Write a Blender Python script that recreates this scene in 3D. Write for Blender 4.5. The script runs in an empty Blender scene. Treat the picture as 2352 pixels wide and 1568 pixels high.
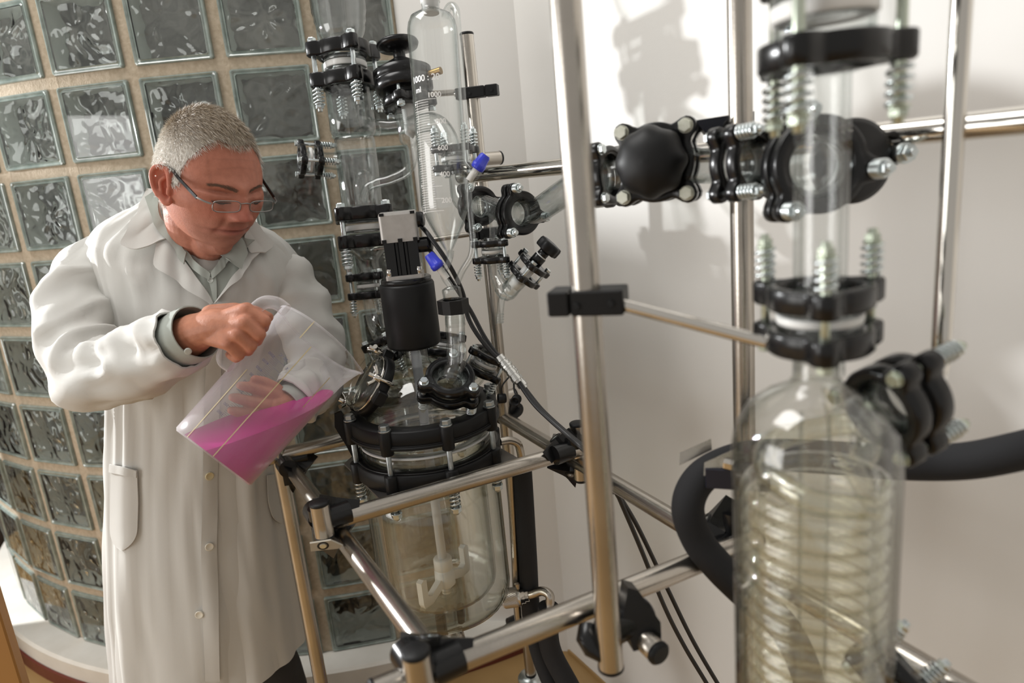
import bpy, bmesh, math, random
import numpy as np
from mathutils import Vector, Matrix, noise
sc = bpy.context.scene
COL = sc.collection
# ---------------------------------------------------------------- camera, world, lights
CAMZ = 1.45
PITCH, ROLL, FPX = .2395, -.0948, 1568.0
cam_d = bpy.data.cameras.new('camera'); cam = bpy.data.objects.new('camera', cam_d); COL.objects.link(cam)
cam_d.sensor_width = 36.0; cam_d.lens = 36.0*FPX/2352.0
cam_d.clip_start = .02
cam.location = (0, 0, CAMZ)
fw = Vector((0, math.cos(PITCH), -math.sin(PITCH))); up0 = Vector((0, math.sin(PITCH), math.cos(PITCH))); rt0 = Vector((1, 0, 0))
_c, _s = math.cos(ROLL), math.sin(ROLL)
rt = rt0*_c + up0*_s; upv = up0*_c - rt0*_s
cam.rotation_euler = Matrix((rt, upv, -fw)).transposed().to_euler()
sc.camera = cam
cam_d.dof.use_dof = True; cam_d.dof.focus_distance = 1.27; cam_d.dof.aperture_fstop = 2.9
sc.view_settings.view_transform = 'Standard'; sc.view_settings.look = 'None'; sc.view_settings.gamma = 1
sc.view_settings.use_curve_mapping = False; sc.view_settings.exposure = 0.10
w = bpy.data.worlds.new('room_light'); sc.world = w; w.use_nodes = True
w.node_tree.nodes['Background'].inputs[0].default_value = (1.0, .965, .91, 1)
w.node_tree.nodes['Background'].inputs[1].default_value = .44
def lamp(name, loc, target, size, power, color, shape='DISK', sy=None):
    d = bpy.data.lights.new(name, 'AREA'); d.shape = shape; d.size = size
    if sy: d.size_y = sy
    d.energy = power; d.color = color
    o = bpy.data.objects.new(name, d); COL.objects.link(o); o.location = loc
    o.rotation_euler = (Vector(target)-Vector(loc)).to_track_quat('-Z', 'Y').to_euler()
    return o
lamp('key_lamp', (-2.8, 2.0, 1.83), (.3, 1.3, 1.45), 0.075, 86, (.985, .995, 1.0))
lamp('left_fill', (-3.0, -.05, 1.3), (.25, 1.45, .95), 1.5, 30, (1, .985, .96), 'RECTANGLE', 1.4)  # added soft fill from the left, lifts the lower white wall
lamp('overhead_fill', (-1.7, 1.0, 4.4), (-.6, 1.2, 0), 1.8, 72, (1, .985, .955), 'RECTANGLE', 1.8)  # added overhead fill, brightens the walls more than the coat front
sc.cycles.transparent_max_bounces = 40; sc.cycles.max_bounces = 16; sc.cycles.transmission_bounces = 14
sc.cycles.caustics_reflective = False; sc.cycles.sample_clamp_indirect = 6.0

def A(px, py, d):
    a, b = px-1176, py-784
    u = (a*_c + b*_s)/FPX; v = (-a*_s + b*_c)/FPX
    return Vector((0, 0, CAMZ)) + (fw + rt0*u - up0*v)*d
def P2(p):
    q = Vector(p)-Vector((0, 0, CAMZ)); d = q.dot(fw); u = q.dot(rt0)*FPX/d; v = -q.dot(up0)*FPX/d
    return 1176+u*_c-v*_s, 784+u*_s+v*_c, d
def zat(xy, py):                      # height on the vertical through xy that shows at image row py
    lo, hi = CAMZ-3, CAMZ+2
    for _ in range(50):
        m = (lo+hi)/2
        if P2((xy[0], xy[1], m))[1] > py: lo = m
        else: hi = m
    return lo
# ---------------------------------------------------------------- materials
MATS = {}
def mat(name, base=(.8, .8, .8), rough=.5, metal=0.0, spec=.5, noise_amt=0.0, noise_scale=30, col2=None, bump=0.0, bump_scale=80, trans=0.0, ior=1.5, sheen=0.0, sub=0.0, coat=0.0, coords='Object', stretch=None):
    if name in MATS: return MATS[name]
    m = bpy.data.materials.new(name); m.use_nodes = True; nt = m.node_tree; b = nt.nodes['Principled BSDF']
    b.inputs['Base Color'].default_value = (*base, 1); b.inputs['Roughness'].default_value = rough; b.inputs['Metallic'].default_value = metal
    b.inputs['Specular IOR Level'].default_value = spec; b.inputs['IOR'].default_value = ior; b.inputs['Transmission Weight'].default_value = trans
    b.inputs['Sheen Weight'].default_value = sheen; b.inputs['Coat Weight'].default_value = coat
    if sub: b.inputs['Subsurface Weight'].default_value = sub; b.inputs['Subsurface Radius'].default_value = (.012, .005, .003); b.inputs['Subsurface Scale'].default_value = .5
    tc = nt.nodes.new('ShaderNodeTexCoord'); src = tc.outputs[coords]
    if stretch:
        mp = nt.nodes.new('ShaderNodeMapping'); mp.inputs['Scale'].default_value = stretch; nt.links.new(src, mp.inputs['Vector']); src = mp.outputs[0]
    if col2 is not None:
        n = nt.nodes.new('ShaderNodeTexNoise'); n.inputs['Scale'].default_value = noise_scale; n.inputs['Detail'].default_value = 5; nt.links.new(src, n.inputs['Vector'])
        r = nt.nodes.new('ShaderNodeValToRGB'); r.color_ramp.elements[0].position = .35; r.color_ramp.elements[1].position = .68
        r.color_ramp.elements[0].color = (*base, 1); r.color_ramp.elements[1].color = (*col2, 1)
        nt.links.new(n.outputs['Fac'], r.inputs[0]); nt.links.new(r.outputs[0], b.inputs['Base Color'])
    if bump:
        n2 = nt.nodes.new('ShaderNodeTexNoise'); n2.inputs['Scale'].default_value = bump_scale; n2.inputs['Detail'].default_value = 4; nt.links.new(src, n2.inputs['Vector'])
        bp = nt.nodes.new('ShaderNodeBump'); bp.inputs['Strength'].default_value = bump; bp.inputs['Distance'].default_value = .002
        nt.links.new(n2.outputs['Fac'], bp.inputs['Height']); nt.links.new(bp.outputs[0], b.inputs['Normal'])
    MATS[name] = m; return m
def thin_glass(name, tint=(1, 1, 1), ior=1.5, rough=0.0, boost=1.0, edge=(.64, .69, .68)):
    # a thin sheet of glass: mirror share by Fresnel, the rest passes straight on, darker and greener where it is seen edge-on
    m = bpy.data.materials.new(name); m.use_nodes = True; nt = m.node_tree; nt.nodes.clear()
    out = nt.nodes.new('ShaderNodeOutputMaterial'); mx = nt.nodes.new('ShaderNodeMixShader'); tr = nt.nodes.new('ShaderNodeBsdfTransparent'); gl = nt.nodes.new('ShaderNodeBsdfGlossy')
    gl.inputs['Roughness'].default_value = rough
    fr = nt.nodes.new('ShaderNodeFresnel'); fr.inputs['IOR'].default_value = ior
    geo = nt.nodes.new('ShaderNodeNewGeometry')
    ml = nt.nodes.new('ShaderNodeMath'); ml.operation = 'MULTIPLY'; ml.inputs[1].default_value = boost; ml.use_clamp = True
    # fresnel seen from either side alike
    lw = nt.nodes.new('ShaderNodeLayerWeight'); lw.inputs['Blend'].default_value = .5
    pw = nt.nodes.new('ShaderNodeMath'); pw.operation = 'POWER'; pw.inputs[1].default_value = 4.2
    ad = nt.nodes.new('ShaderNodeMath'); ad.operation = 'MULTIPLY_ADD'; ad.inputs[1].default_value = .80; ad.inputs[2].default_value = .05
    nt.links.new(lw.outputs['Facing'], pw.inputs[0]); nt.links.new(pw.outputs[0], ad.inputs[0]); nt.links.new(ad.outputs[0], ml.inputs[0])
    cr = nt.nodes.new('ShaderNodeMix'); cr.data_type = 'RGBA'; cr.inputs[6].default_value = (*tint, 1); cr.inputs[7].default_value = (*[a*b for a, b in zip(tint, edge)], 1)
    p2 = nt.nodes.new('ShaderNodeMath'); p2.operation = 'POWER'; p2.inputs[1].default_value = 2.5
    nt.links.new(lw.outputs['Facing'], p2.inputs[0]); nt.links.new(p2.outputs[0], cr.inputs[0]); nt.links.new(cr.outputs[2], tr.inputs[0])
    nt.links.new(ml.outputs[0], mx.inputs[0]); nt.links.new(tr.outputs[0], mx.inputs[1]); nt.links.new(gl.outputs[0], mx.inputs[2]); nt.links.new(mx.outputs[0], out.inputs[0])
    MATS[name] = m; return m
STEEL = mat('brushed_steel', (.45, .415, .37), .25, 1.0, col2=(.52, .48, .43), noise_scale=14, bump=.04, bump_scale=300)
STEELP = mat('polished_steel', (.66, .63, .58), .12, 1.0)
ZINC = mat('zinc_plate', (.70, .74, .75), .28, 1.0, col2=(.60, .66, .66), noise_scale=120)
ZINCY = mat('yellow_zinc', (.62, .58, .42), .3, 1.0, col2=(.55, .58, .45), noise_scale=90)
BLK = mat('black_moulding', (.006, .006, .0065), .25, 0, .42, bump=.03, bump_scale=120)
BLKM = mat('black_matt', (.008, .008, .0085), .46, 0, .28)
RUB = mat('black_rubber_foam', (.022, .022, .024), .78, 0, .3, bump=.25, bump_scale=700)
CABLE = mat('black_cable', (.012, .012, .013), .42)
PTFE = mat('white_fluoroplastic', (.80, .80, .78), .45, sub=.0)
CREAM = mat('cream_plastic', (.70, .68, .58), .42)
BLUE = mat('blue_plastic', (.035, .05, .62), .35)
ALU = mat('cast_aluminium', (.55, .53, .51), .5, .75, col2=(.48, .46, .44), noise_scale=60)
GLASS = thin_glass('lab_glass', (.985, .99, .988), boost=1.25)
GLASSK = thin_glass('condenser_glass', (.988, .99, .985), boost=1.2, edge=(.86, .88, .84))
GLASSV = thin_glass('vessel_glass', (.988, .991, .982), boost=1.15, edge=(.76, .78, .71))
WHITEG = mat('white_print', (.97, .97, .97), .5)
GREENB = mat('greenish_bolt', (.55, .60, .50), .35, 1.0)
# ---------------------------------------------------------------- mesh helpers
class MB:
    def __init__(s): s.v = []; s.f = []; s.sm = []; s.mi = []
    def add(s, vs, fs, smooth=True, M=None, mi=0):
        o = len(s.v)
        if M is not None: vs = [M @ Vector(v) for v in vs]
        s.v += [tuple(v) for v in vs]; s.f += [tuple(i+o for i in f) for f in fs]; s.sm += [smooth]*len(fs); s.mi += [mi]*len(fs)
        return s
    def grid(s, rows, closed=True, capa=False, capb=False, smooth=True, mi=0, M=None):
        n = len(rows[0]); vs = [p for r in rows for p in r]; fs = []
        for i in range(len(rows)-1):
            for j in range(n if closed else n-1):
                k = (j+1) % n; fs.append((i*n+j, i*n+k, (i+1)*n+k, (i+1)*n+j))
        s.add(vs, fs, smooth, M, mi)
        if capa: s.add(rows[0], [tuple(range(n))[::-1]], False, M, mi)
        if capb: s.add(rows[-1], [tuple(range(n))], False, M, mi)
        return s
    def lathe(s, prof, n=32, M=None, closed_prof=False, smooth=True, mi=0):
        rows = []
        for r, h in prof:
            rows.append([(r*math.cos(2*math.pi*k/n), r*math.sin(2*math.pi*k/n), h) for k in range(n)])
        if closed_prof: rows.append(rows[0])
        ca = (not closed_prof) and prof[0][0] > 1e-5; cb = (not closed_prof) and prof[-1][0] > 1e-5
        return s.grid(rows, True, False, False, smooth, mi, M) if closed_prof else s.grid(rows, True, ca, cb, smooth, mi, M)
    def cyl(s, r, h0, h1, n=20, M=None, bev=0.0, mi=0):
        b = bev or min(r, abs(h1-h0))*.06
        return s.lathe([(r-b, h0), (r, h0+b), (r, h1-b), (r-b, h1)], n, M, mi=mi)
    def ring(s, ri, ro, h0, h1, n=32, M=None, b=.0006, mi=0):
        return s.lathe([(ri, h0+b), (ri+b, h0), (ro-b, h0), (ro, h0+b), (ro, h1-b), (ro-b, h1), (ri+b, h1), (ri, h1-b)], n, M, True, mi=mi)
    def box(s, cx, cy, cz, sx, sy, sz, M=None, b=0.0, mi=0):
        x, y, z = sx/2, sy/2, sz/2
        if b <= 0:
            vs = [(cx+i*x, cy+j*y, cz+k*z) for i in (-1, 1) for j in (-1, 1) for k in (-1, 1)]
            fs = [(0, 1, 3, 2), (4, 6, 7, 5), (0, 4, 5, 1), (2, 3, 7, 6), (0, 2, 6, 4), (1, 5, 7, 3)]
            return s.add(vs, fs, False, M, mi)
        def rr(h, ins):
            return [(cx+i*(x-ins)+(-i if q else 0)*b*(1), cy+j*(y-ins)+(0 if q else -j)*b, h) for (i, j, q) in ((-1, -1, 0), (-1, -1, 1), (1, -1, 1), (1, -1, 0), (1, 1, 0), (1, 1, 1), (-1, 1, 1), (-1, 1, 0))]
        return s.grid([rr(cz-z, b*.8), rr(cz-z+b, 0), rr(cz+z-b, 0), rr(cz+z, b*.8)], True, True, True, False, mi, M)
    def prism(s, poly, h0, h1, M=None, mi=0, smooth=False):
        return s.grid([[(p[0], p[1], h0) for p in poly], [(p[0], p[1], h1) for p in poly]], True, True, True, smooth, mi, M)
    def hexa(s, r, h0, h1, M=None, mi=0):
        c = [(math.cos(k*math.pi/3), math.sin(k*math.pi/3)) for k in range(6)]
        e = (h1-h0)*.15
        return s.grid([[(r*.9*a, r*.9*b, h0) for a, b in c], [(r*a, r*b, h0+e) for a, b in c], [(r*a, r*b, h1-e) for a, b in c], [(r*.9*a, r*.9*b, h1) for a, b in c]], True, True, True, False, mi, M)
    def tube(s, pts, r, n=14, caps=True, mi=0, M=None):
        pts = [Vector(p) for p in pts]; rs = r if isinstance(r, (list, tuple)) else [r]*len(pts)
        T = []
        for i in range(len(pts)):
            a = pts[max(i-1, 0)]; b = pts[min(i+1, len(pts)-1)]; t = (b-a)
            T.append(t.normalized() if t.length > 1e-9 else Vector((0, 0, 1)))
        x = T[0].orthogonal().normalized(); rows = []
        for i, p in enumerate(pts):
            x = x - T[i]*x.dot(T[i]); x.normalize(); y = T[i].cross(x)
            rows.append([p + (x*math.cos(2*math.pi*k/n) + y*math.sin(2*math.pi*k/n))*rs[i] for k in range(n)])
        return s.grid(rows, True, caps, caps, True, mi, M)
    def ball(s, r, n=16, M=None, sq=(1, 1, 1), mi=0):
        rows = []
        m = n//2
        for i in range(m+1):
            t = -math.pi/2 + math.pi*i/m; q = max(math.cos(t), 1e-4)
            rows.append([(r*sq[0]*q*math.cos(2*math.pi*k/n), r*sq[1]*q*math.sin(2*math.pi*k/n), r*sq[2]*math.sin(t)) for k in range(n)])
        return s.grid(rows, True, False, False, True, mi, M)
    def mesh(s, name, mats):
        me = bpy.data.meshes.new(name); me.from_pydata(s.v, [], s.f); me.polygons.foreach_set('use_smooth', s.sm)
        for m in (mats if isinstance(mats, (list, tuple)) else [mats]): me.materials.append(m)
        if any(s.mi): me.polygons.foreach_set('material_index', s.mi)
        me.update(); return me
def link(name, me, parent=None, M=None):
    o = bpy.data.objects.new(name, me); COL.objects.link(o)
    if parent is not None: o.parent = parent
    if M is not None: o.matrix_local = M if parent is not None else M
    return o
def obj(name, mb, m, parent=None, M=None): return link(name, mb.mesh(name, m), parent, M)
def tag(o, label, cat, group=None, kind=None):
    o['label'] = label; o['category'] = cat
    if group: o['group'] = group
    if kind: o['kind'] = kind
    return o
def empty(name, M, label, cat, group=None):
    o = bpy.data.objects.new(name, None); COL.objects.link(o); o.empty_display_size = .05
    o.matrix_world = M
    return tag(o, label, cat, group)
def struct(o): o['kind'] = 'structure'; return o
def frame(origin, axis, xdir=None):   # matrix whose local z runs along axis
    z = Vector(axis).normalized()
    x = Vector(xdir) if xdir is not None else (Vector((0, 0, 1)) if abs(z.z) < .9 else Vector((1, 0, 0)))
    x = (x - z*x.dot(z)).normalized(); y = z.cross(x)
    M = Matrix((x, y, z)).transposed().to_4x4(); M.translation = Vector(origin); return M
def T(x, y, z): return Matrix.Translation((x, y, z))
def smooth_path(pts, k=8):
    pts = [Vector(p) for p in pts]; out = []
    q = [pts[0]*2-pts[1]] + pts + [pts[-1]*2-pts[-2]]
    for i in range(1, len(q)-2):
        for j in range(k):
            t = j/k; a, b, c, d = q[i-1], q[i], q[i+1], q[i+2]
            out.append(.5*((2*b) + (c-a)*t + (2*a-5*b+4*c-d)*t*t + (3*b-a-3*c+d)*t**3))
    out.append(pts[-1]); return out
def gtube(mb, pts, r, wall=.0018, n=20):  # glass tube with an outer and an inner skin
    rs = r if isinstance(r, (list, tuple)) else [r]*len(pts)
    mb.tube(pts, rs, n, False); mb.tube(pts, [q-wall for q in rs], n, False)
    return mb
def glathe(mb, prof, wall=.0022, n=40, M=None):
    mb.lathe([(r, h) for r, h in prof], n, M, False) if False else mb.grid([[(r*math.cos(2*math.pi*k/n), r*math.sin(2*math.pi*k/n), h) for k in range(n)] for r, h in prof], True, False, False, True, 0, M)
    mb.grid([[((max(r-wall, .0004))*math.cos(2*math.pi*k/n), (max(r-wall, .0004))*math.sin(2*math.pi*k/n), h) for k in range(n)] for r, h in prof], True, False, False, True, 0, M)
    return mb
def cap_obj(): pass
CACHE = {}
def cached(key, fn, name, m):
    if key not in CACHE: CACHE[key] = fn().mesh(name, m)
    return CACHE[key]
# ---------------------------------------------------------------- setting
CX, CY, R0, TH0, DTH = -.7488, 3.3693, 1.582, -.2119, .1400
ZR1 = CAMZ+.3237; MOD = .21
SILL = CAMZ-1.343
BRW, BRH, BRD = .192, .183, .08
MORTAR = mat('sand_mortar', (.40, .33, .24), .9, col2=(.50, .42, .32), noise_scale=90, bump=.5, bump_scale=260)
PAINT = mat('white_wall_paint', (.80, .785, .755), .55, col2=(.825, .81, .78), noise_scale=3, bump=.06, bump_scale=420, spec=.3)
SILLM = mat('white_sill_paint', (.74, .715, .66), .6, col2=(.66, .63, .57), noise_scale=9, bump=.15, bump_scale=160)
OCHRE = mat('ochre_floor', (.33, .205, .08), .4, col2=(.39, .245, .10), noise_scale=5)
SKIRT = mat('dark_red_skirting', (.13, .028, .018), .4)
DARKB = mat('dim_room_beyond', (.045, .040, .037), .8, col2=(.36, .32, .30), noise_scale=6.5)
BSIDE = mat('greenish_glass_side', (.84, .87, .83), .3, col2=(.76, .80, .77), noise_scale=20, spec=.6)
def cyl_pt(th, r, z): return Vector((CX+r*math.sin(th), CY-r*math.cos(th), z))
rows_z = [ZR1-MOD*(k-1) for k in range(-1, 10)]           # joint heights, top to bottom
cols_c = list(range(-8, 5))
mb = MB()
RM, RB = R0-.006, R0-.074
def bar(th0, th1, z0, z1, k=2):
    rows = []
    for i in range(k+1):
        th = th0+(th1-th0)*i/k
        rows.append([cyl_pt(th, RM, z0), cyl_pt(th, RM, z1), cyl_pt(th, RB, z1), cyl_pt(th, RB, z0)])
    mb.grid(rows, True, True, True, False)
jw = (DTH*R0-BRW)/R0/2+.002
for c in cols_c:
    th = TH0+c*DTH
    bar(th-jw, th+jw if c < 4 else th-jw*.3, SILL, rows_z[0], 1)
for z in rows_z[:-1]:
    bar(TH0+cols_c[0]*DTH, TH0+4*DTH-jw*.3, z-(MOD-BRH)/2-.002, z+(MOD-BRH)/2+.002, 48)
wall_left = struct(obj('wall_left', mb, MORTAR))
wall_left['label'] = 'curved glass block wall with sand coloured mortar joints'
# blocks: a moulded glass box with a wavy pane in front and behind
def wavy(seed, x, y):
    p = Vector((x*14+seed*7.3, y*14-seed*3.1, seed*1.7))
    a = noise.noise(p); b = noise.noise(p*2.1+Vector((5, 2, 1)))
    ang = math.atan2(y-.01, x+.01); rr = math.hypot(x, y)
    star = math.sin(6*ang+2.2*seed+a*4.0)*min(1, rr/.05)
    return .0026*a + .0017*(1-abs(b)*2) + .0020*star*(.5+a)
GBLOCK = mat('block_pane_glass', (.93, .97, .95), .0, trans=1.0, ior=1.55)
GBACK = thin_glass('block_back_glass', (.80, .84, .82), boost=1.3, edge=(.55, .62, .6))
def pane_mesh(seed, back):
    n = 36; hw, hh = BRW/2-.0135, BRH/2-.0135; m_ = MB(); rows = []
    d = -.066 if back else -.010
    for i in range(n+1):
        r = []
        for j in range(n+1):
            x = -hw+2*hw*j/n; y = -hh+2*hh*i/n
            e = min(1, min(hw-abs(x), hh-abs(y))/.008)
            r.append((x, y, d + e*wavy(seed, x, y)*1.25))
        rows.append(r)
    m_.grid(rows, False)
    if not back:                       # smooth face towards the room closes the pane
        f = [[(-hw+2*hw*j/n, -hh+2*hh*i/n, -.0005) for j in (0, n)] for i in (0, n)]
        top = [(-hw, -hh, -.0005), (hw, -hh, -.0005), (hw, hh, -.0005), (-hw, hh, -.0005)]
        rim = [(-hw+2*hw*j/n, -hh, 0) for j in range(n)] + [(hw, -hh+2*hh*j/n, 0) for j in range(n)] + [(hw-2*hw*j/n, hh, 0) for j in range(n)] + [(-hw, hh-2*hh*j/n, 0) for j in range(n)]
        a = [(p[0], p[1], -.0005) for p in rim]; b = [(p[0], p[1], d) for p in rim]
        m_.grid([a, b], True, True, False, False)
        m_.f = [f[::-1] for f in m_.f]
    return m_
def block_body():
    m_ = MB(); x, y = BRW/2, BRH/2; xi, yi = x-.0135, y-.0135
    def rc(a, b, z, c=.004): return [(-a+c, -b, z), (a-c, -b, z), (a, -b+c, z), (a, b-c, z), (a-c, b, z), (-a+c, b, z), (-a, b-c, z), (-a, -b+c, z)]
    m_.grid([rc(x, y, -.074), rc(x, y, -.004), rc(x-.0012, y-.0012, -.0008), rc(x-.0035, y-.0035, 0), rc(x-.006, y-.006, -.0012), rc(x-.008, y-.008, -.0034), rc(x-.010, y-.010, -.0030), rc(xi+.001, yi+.001, -.0005), rc(xi, yi, -.0015)], True, smooth=False)
    m_.grid([rc(xi, yi, -.0015), rc(xi, yi, -.068), rc(x, y, -.074)], True, smooth=False, mi=1)
    return m_
GRIM = mat('block_rim_glass', (.17, .215, .195), .06, spec=.9, coat=.8, col2=(.30, .35, .32), noise_scale=30)
body_me = block_body().mesh('glass_block', [GRIM, BSIDE])
NV = 7
fr_me = [pane_mesh(1.3+k*.77, False).mesh('front_pane', GBLOCK) for k in range(NV)]
bk_me = [pane_mesh(4.1+k*.91, True).mesh('back_pane', GBACK) for k in range(NV)]
rnd = random.Random(4)
for ci in cols_c[:-1]:
    th = TH0+(ci+.5)*DTH
    for rk in range(len(rows_z)-1):
        z = (rows_z[rk]+rows_z[rk+1])/2
        nrm = Vector((math.sin(th), -math.cos(th), 0))
        M = frame(cyl_pt(th, R0*math.cos(DTH/2)+.004, z), nrm, Vector((math.cos(th), math.sin(th), 0)))
        b_ = link('glass_block', body_me, wall_left, M)
        flip = Matrix.Rotation(math.pi*rnd.randrange(2), 4, 'Z')
        link('front_pane', fr_me[rnd.randrange(NV)], b_, flip); link('back_pane', bk_me[rnd.randrange(NV)], b_, Matrix.Identity(4))
# sheet behind the blocks, the far room's dimness put into its dark colour
mb = MB(); mb.grid([[cyl_pt(-1.6+2.4*k/24, 1.24, z) for k in range(25)] for z in (0, 2.4)], False)
mb.grid([[cyl_pt(-1.6+2.4*k/24, 1.30, z) for k in range(25)] for z in (0, 2.4)], False)
o = struct(obj('wall_beyond', mb, DARKB))
# sill
mb = MB(); prof = [(R0-.2, SILL-.002), (R0+.078, SILL-.002), (R0+.086, SILL-.010), (R0+.086, 0), (R0-.2, 0)]
mb.grid([[cyl_pt(-1.45+2.10*k/60, r, z) for k in range(61)] for r, z in prof], False, smooth=False)
struct(obj('trim_1', mb, SILLM))['label'] = 'curved white sill below the glass blocks'
mb = MB(); prof = [(R0+.087, .045), (R0+.094, .043), (R0+.094, 0)]
mb.grid([[cyl_pt(-1.45+2.10*k/60, r, z) for k in range(61)] for r, z in prof], False, smooth=False)
struct(obj('baseboard_left', mb, SKIRT))
# white walls: a short one from the last blocks to the corner, a long one towards the camera
COR = Vector((.083, 1.83, 0)); VD = Vector((.5, -.866, 0)); WN = Vector((-.866, -.5, 0))
endp = cyl_pt(TH0+4*DTH-jw*.4, R0-.004, 0)
def slab(name, a, b, t, z0, z1, m):
    d = (b-a).normalized(); nn = Vector((-d.y, d.x, 0)); q = MB()
    v = [a, b, b+nn*t, a+nn*t]
    q.grid([[p+Vector((0, 0, z)) for p in v] for z in (z0, z1)], True, True, True, False)
    return struct(obj(name, q, m))
slab('wall_back', endp, COR, .12, 0, 2.7, PAINT)
wl = slab('wall_right', COR, COR+VD*3.4, .12, 0, 2.7, PAINT); wl['label'] = 'plain white wall behind the steel frame'
mb = MB()
mb.box(0, 0, -.03, 7, 7, .06); struct(obj('floor', mb, OCHRE, None, T(-.6, .8, 0)))
slab('baseboard_right', COR+WN*.006+VD*.006, COR+VD*3.3+WN*.006, .0055, 0, .012, OCHRE)
# ---------------------------------------------------------------- steel tube frame
UD = Vector((.866, .5, 0)); 
ZU, ZV, DT = CAMZ-.512, CAMZ-.542, .0295
RT = DT/2
def line_at(px, py, z):
    r = A(px, py, 1.0)-Vector((0, 0, CAMZ)); return Vector((0, 0, CAMZ)) + r*((z-CAMZ)/r.z)
C0 = line_at(662, 1066, ZV); C2 = line_at(985, 1497, ZV); vd1 = (C2-C0).normalized()
VB = line_at(1163, 962, ZV); VM = line_at(1545, 1190, ZV); vd2 = (VM-VB).normalized()
rack = empty('tube_rack', T(-.1, 1.1, 0), 'silver steel tube rack with black corner clamps carrying the glass reactor', 'frame')
RI = T(.1, -1.1, 0)
def pipe(name, a, b, r=RT, m=STEEL, cap=True):
    q = MB(); q.tube([a, b], r, 28)
    o = obj(name, q, m, rack, RI)
    if cap:
        d = (Vector(b)-Vector(a)).normalized()
        for p, s in ((Vector(a), -1), (Vector(b), 1)):
            e = MB(); e.lathe([(r*.99, -.001), (r*1.03, 0), (r*1.03, .003), (r*.9, .0048), (0, .005)], 28, frame(p, d*s)); obj('end_cap', e, BLKM, o)
    return o
pipe('side_rail', C0-vd1*.03, C2+vd1*.04)
pipe('side_rail', VB-vd2*.07, VB+vd2*1.9)
def urail(pa, pb, ea, eb, z=None):
    a = line_at(*pa, ZU if z is None else z); b = line_at(*pb, ZU if z is None else z); d = (b-a).normalized()
    return pipe('cross_rail', a-d*ea, b+d*eb), a, b
_, a3, b3 = urail((650, 1044), (1180, 905), .03, .0)
_, a1, b1 = urail((724, 1207), (1330, 1030), .0, .03)
_, a2, b2 = urail((985, 1540), (1672, 1262), .06, .05)
# posts
def post(px, py, d, z0, z1, name='upright_post', r=RT):
    p = A(px, py, d); return pipe(name, (p.x, p.y, z0), (p.x, p.y, z1), r), p
pp1 = A(1397, 1440, .775)
o, p1 = post(1397, 1440, .775, zat((pp1.x, pp1.y), 1528), 2.2); o['label'] = 'front upright post ending just below the near cross rail'
pp2 = A(1704, 500, .885); pipe('upright_post', (pp2.x, pp2.y, .12), (pp2.x, pp2.y, 2.2))
def vpost(px, py, z, top, r=RT):
    p = line_at(px, py, z); return pipe('upright_post', (p.x, p.y, .20), (p.x, p.y, top), r), p
_, q3 = vpost(646, 1078, ZV, ZV+.07)
q1 = line_at(737, 1178, ZU+.03); pipe('stub_tube', (q1.x, q1.y, ZU-.008), (q1.x, q1.y, ZU+.045))
_, q2 = vpost(960, 1538, ZU+.03, ZU+.05)
q4 = A(1112, 480, 1.46); z4 = zat((q4.x, q4.y), 80); pipe('upright_post', (q4.x, q4.y, .22), (q4.x, q4.y, z4), .0138)
q5 = line_at(1326, 975, ZU+.045); pipe('stub_tube', (q5.x, q5.y, ZV-.035), (q5.x, q5.y, ZU+.045))
# lower rails and an upper rail
zl = zat((q4.x, q4.y), 1428)
pipe('cross_rail', line_at(1015, 1512, zl), line_at(1240, 1420, zl)+UD*.02)
pipe('cross_rail', line_at(840, 1585, zl-.06), line_at(1030, 1530, zl-.06), .011)
ta = A(1060, 402, 1.44); tb = A(1298, 386, 1.19); td = (tb-ta); td.z = 0; td.normalize(); ta.z = tb.z = (ta.z+tb.z)/2
pipe('top_rail', ta, ta+td*1.25, .0145, STEELP)
sa = A(1078, 368, 1.47); pipe('cross_rail', sa-UD*.02, sa+UD*.075, .0145)
# corner clamps: three sleeves joined by a triangular web with a screw
def clamp(p, d1, d2, d3, label_=None, s=1.0):
    q = MB(); R = RT*1.22*s
    for d, off in ((d1, .022), (d2, .022), (d3, .022)):
        if d is None: continue
        d = Vector(d); q.tube([p+d*.010, p+d*.046*s], R, 20)
    ds = [Vector(d) for d in (d1, d2, d3) if d is not None]
    tips = [p+d*.062*s for d in ds]
    cen = sum(tips, Vector())/len(tips); nn = (tips[1]-tips[0]).cross(tips[2]-tips[0]).normalized()
    web = []
    for i in range(3):
        a, b = tips[i], tips[(i+1) % 3]
        for k in range(6):
            t = k/6; m_ = a.lerp(b, t); web.append(m_ + (cen-m_)*(.42*math.sin(math.pi*t)))
    q.grid([[v - nn*.013 for v in web], [v + nn*.013 for v in web]], True, True, True, False)
    o = obj('corner_clamp', q, BLK, rack, RI)
    sgn = 1 if nn.dot(Vector((0, 0, CAMZ))-cen) > 0 else -1
    e = MB(); Mx = frame(cen+nn*sgn*.0132, nn*sgn)
    e.ring(.0075, .012, -.004, .0016, 20, Mx); obj('screw_well', e, BLKM, o)
    e = MB(); e.cyl(.0068, -.004, .0008, 16, Mx); e.hexa(.003, .0008, .0016, Mx); obj('screw', e, ZINC, o)
    return o
Z = Vector((0, 0, 1))
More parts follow.
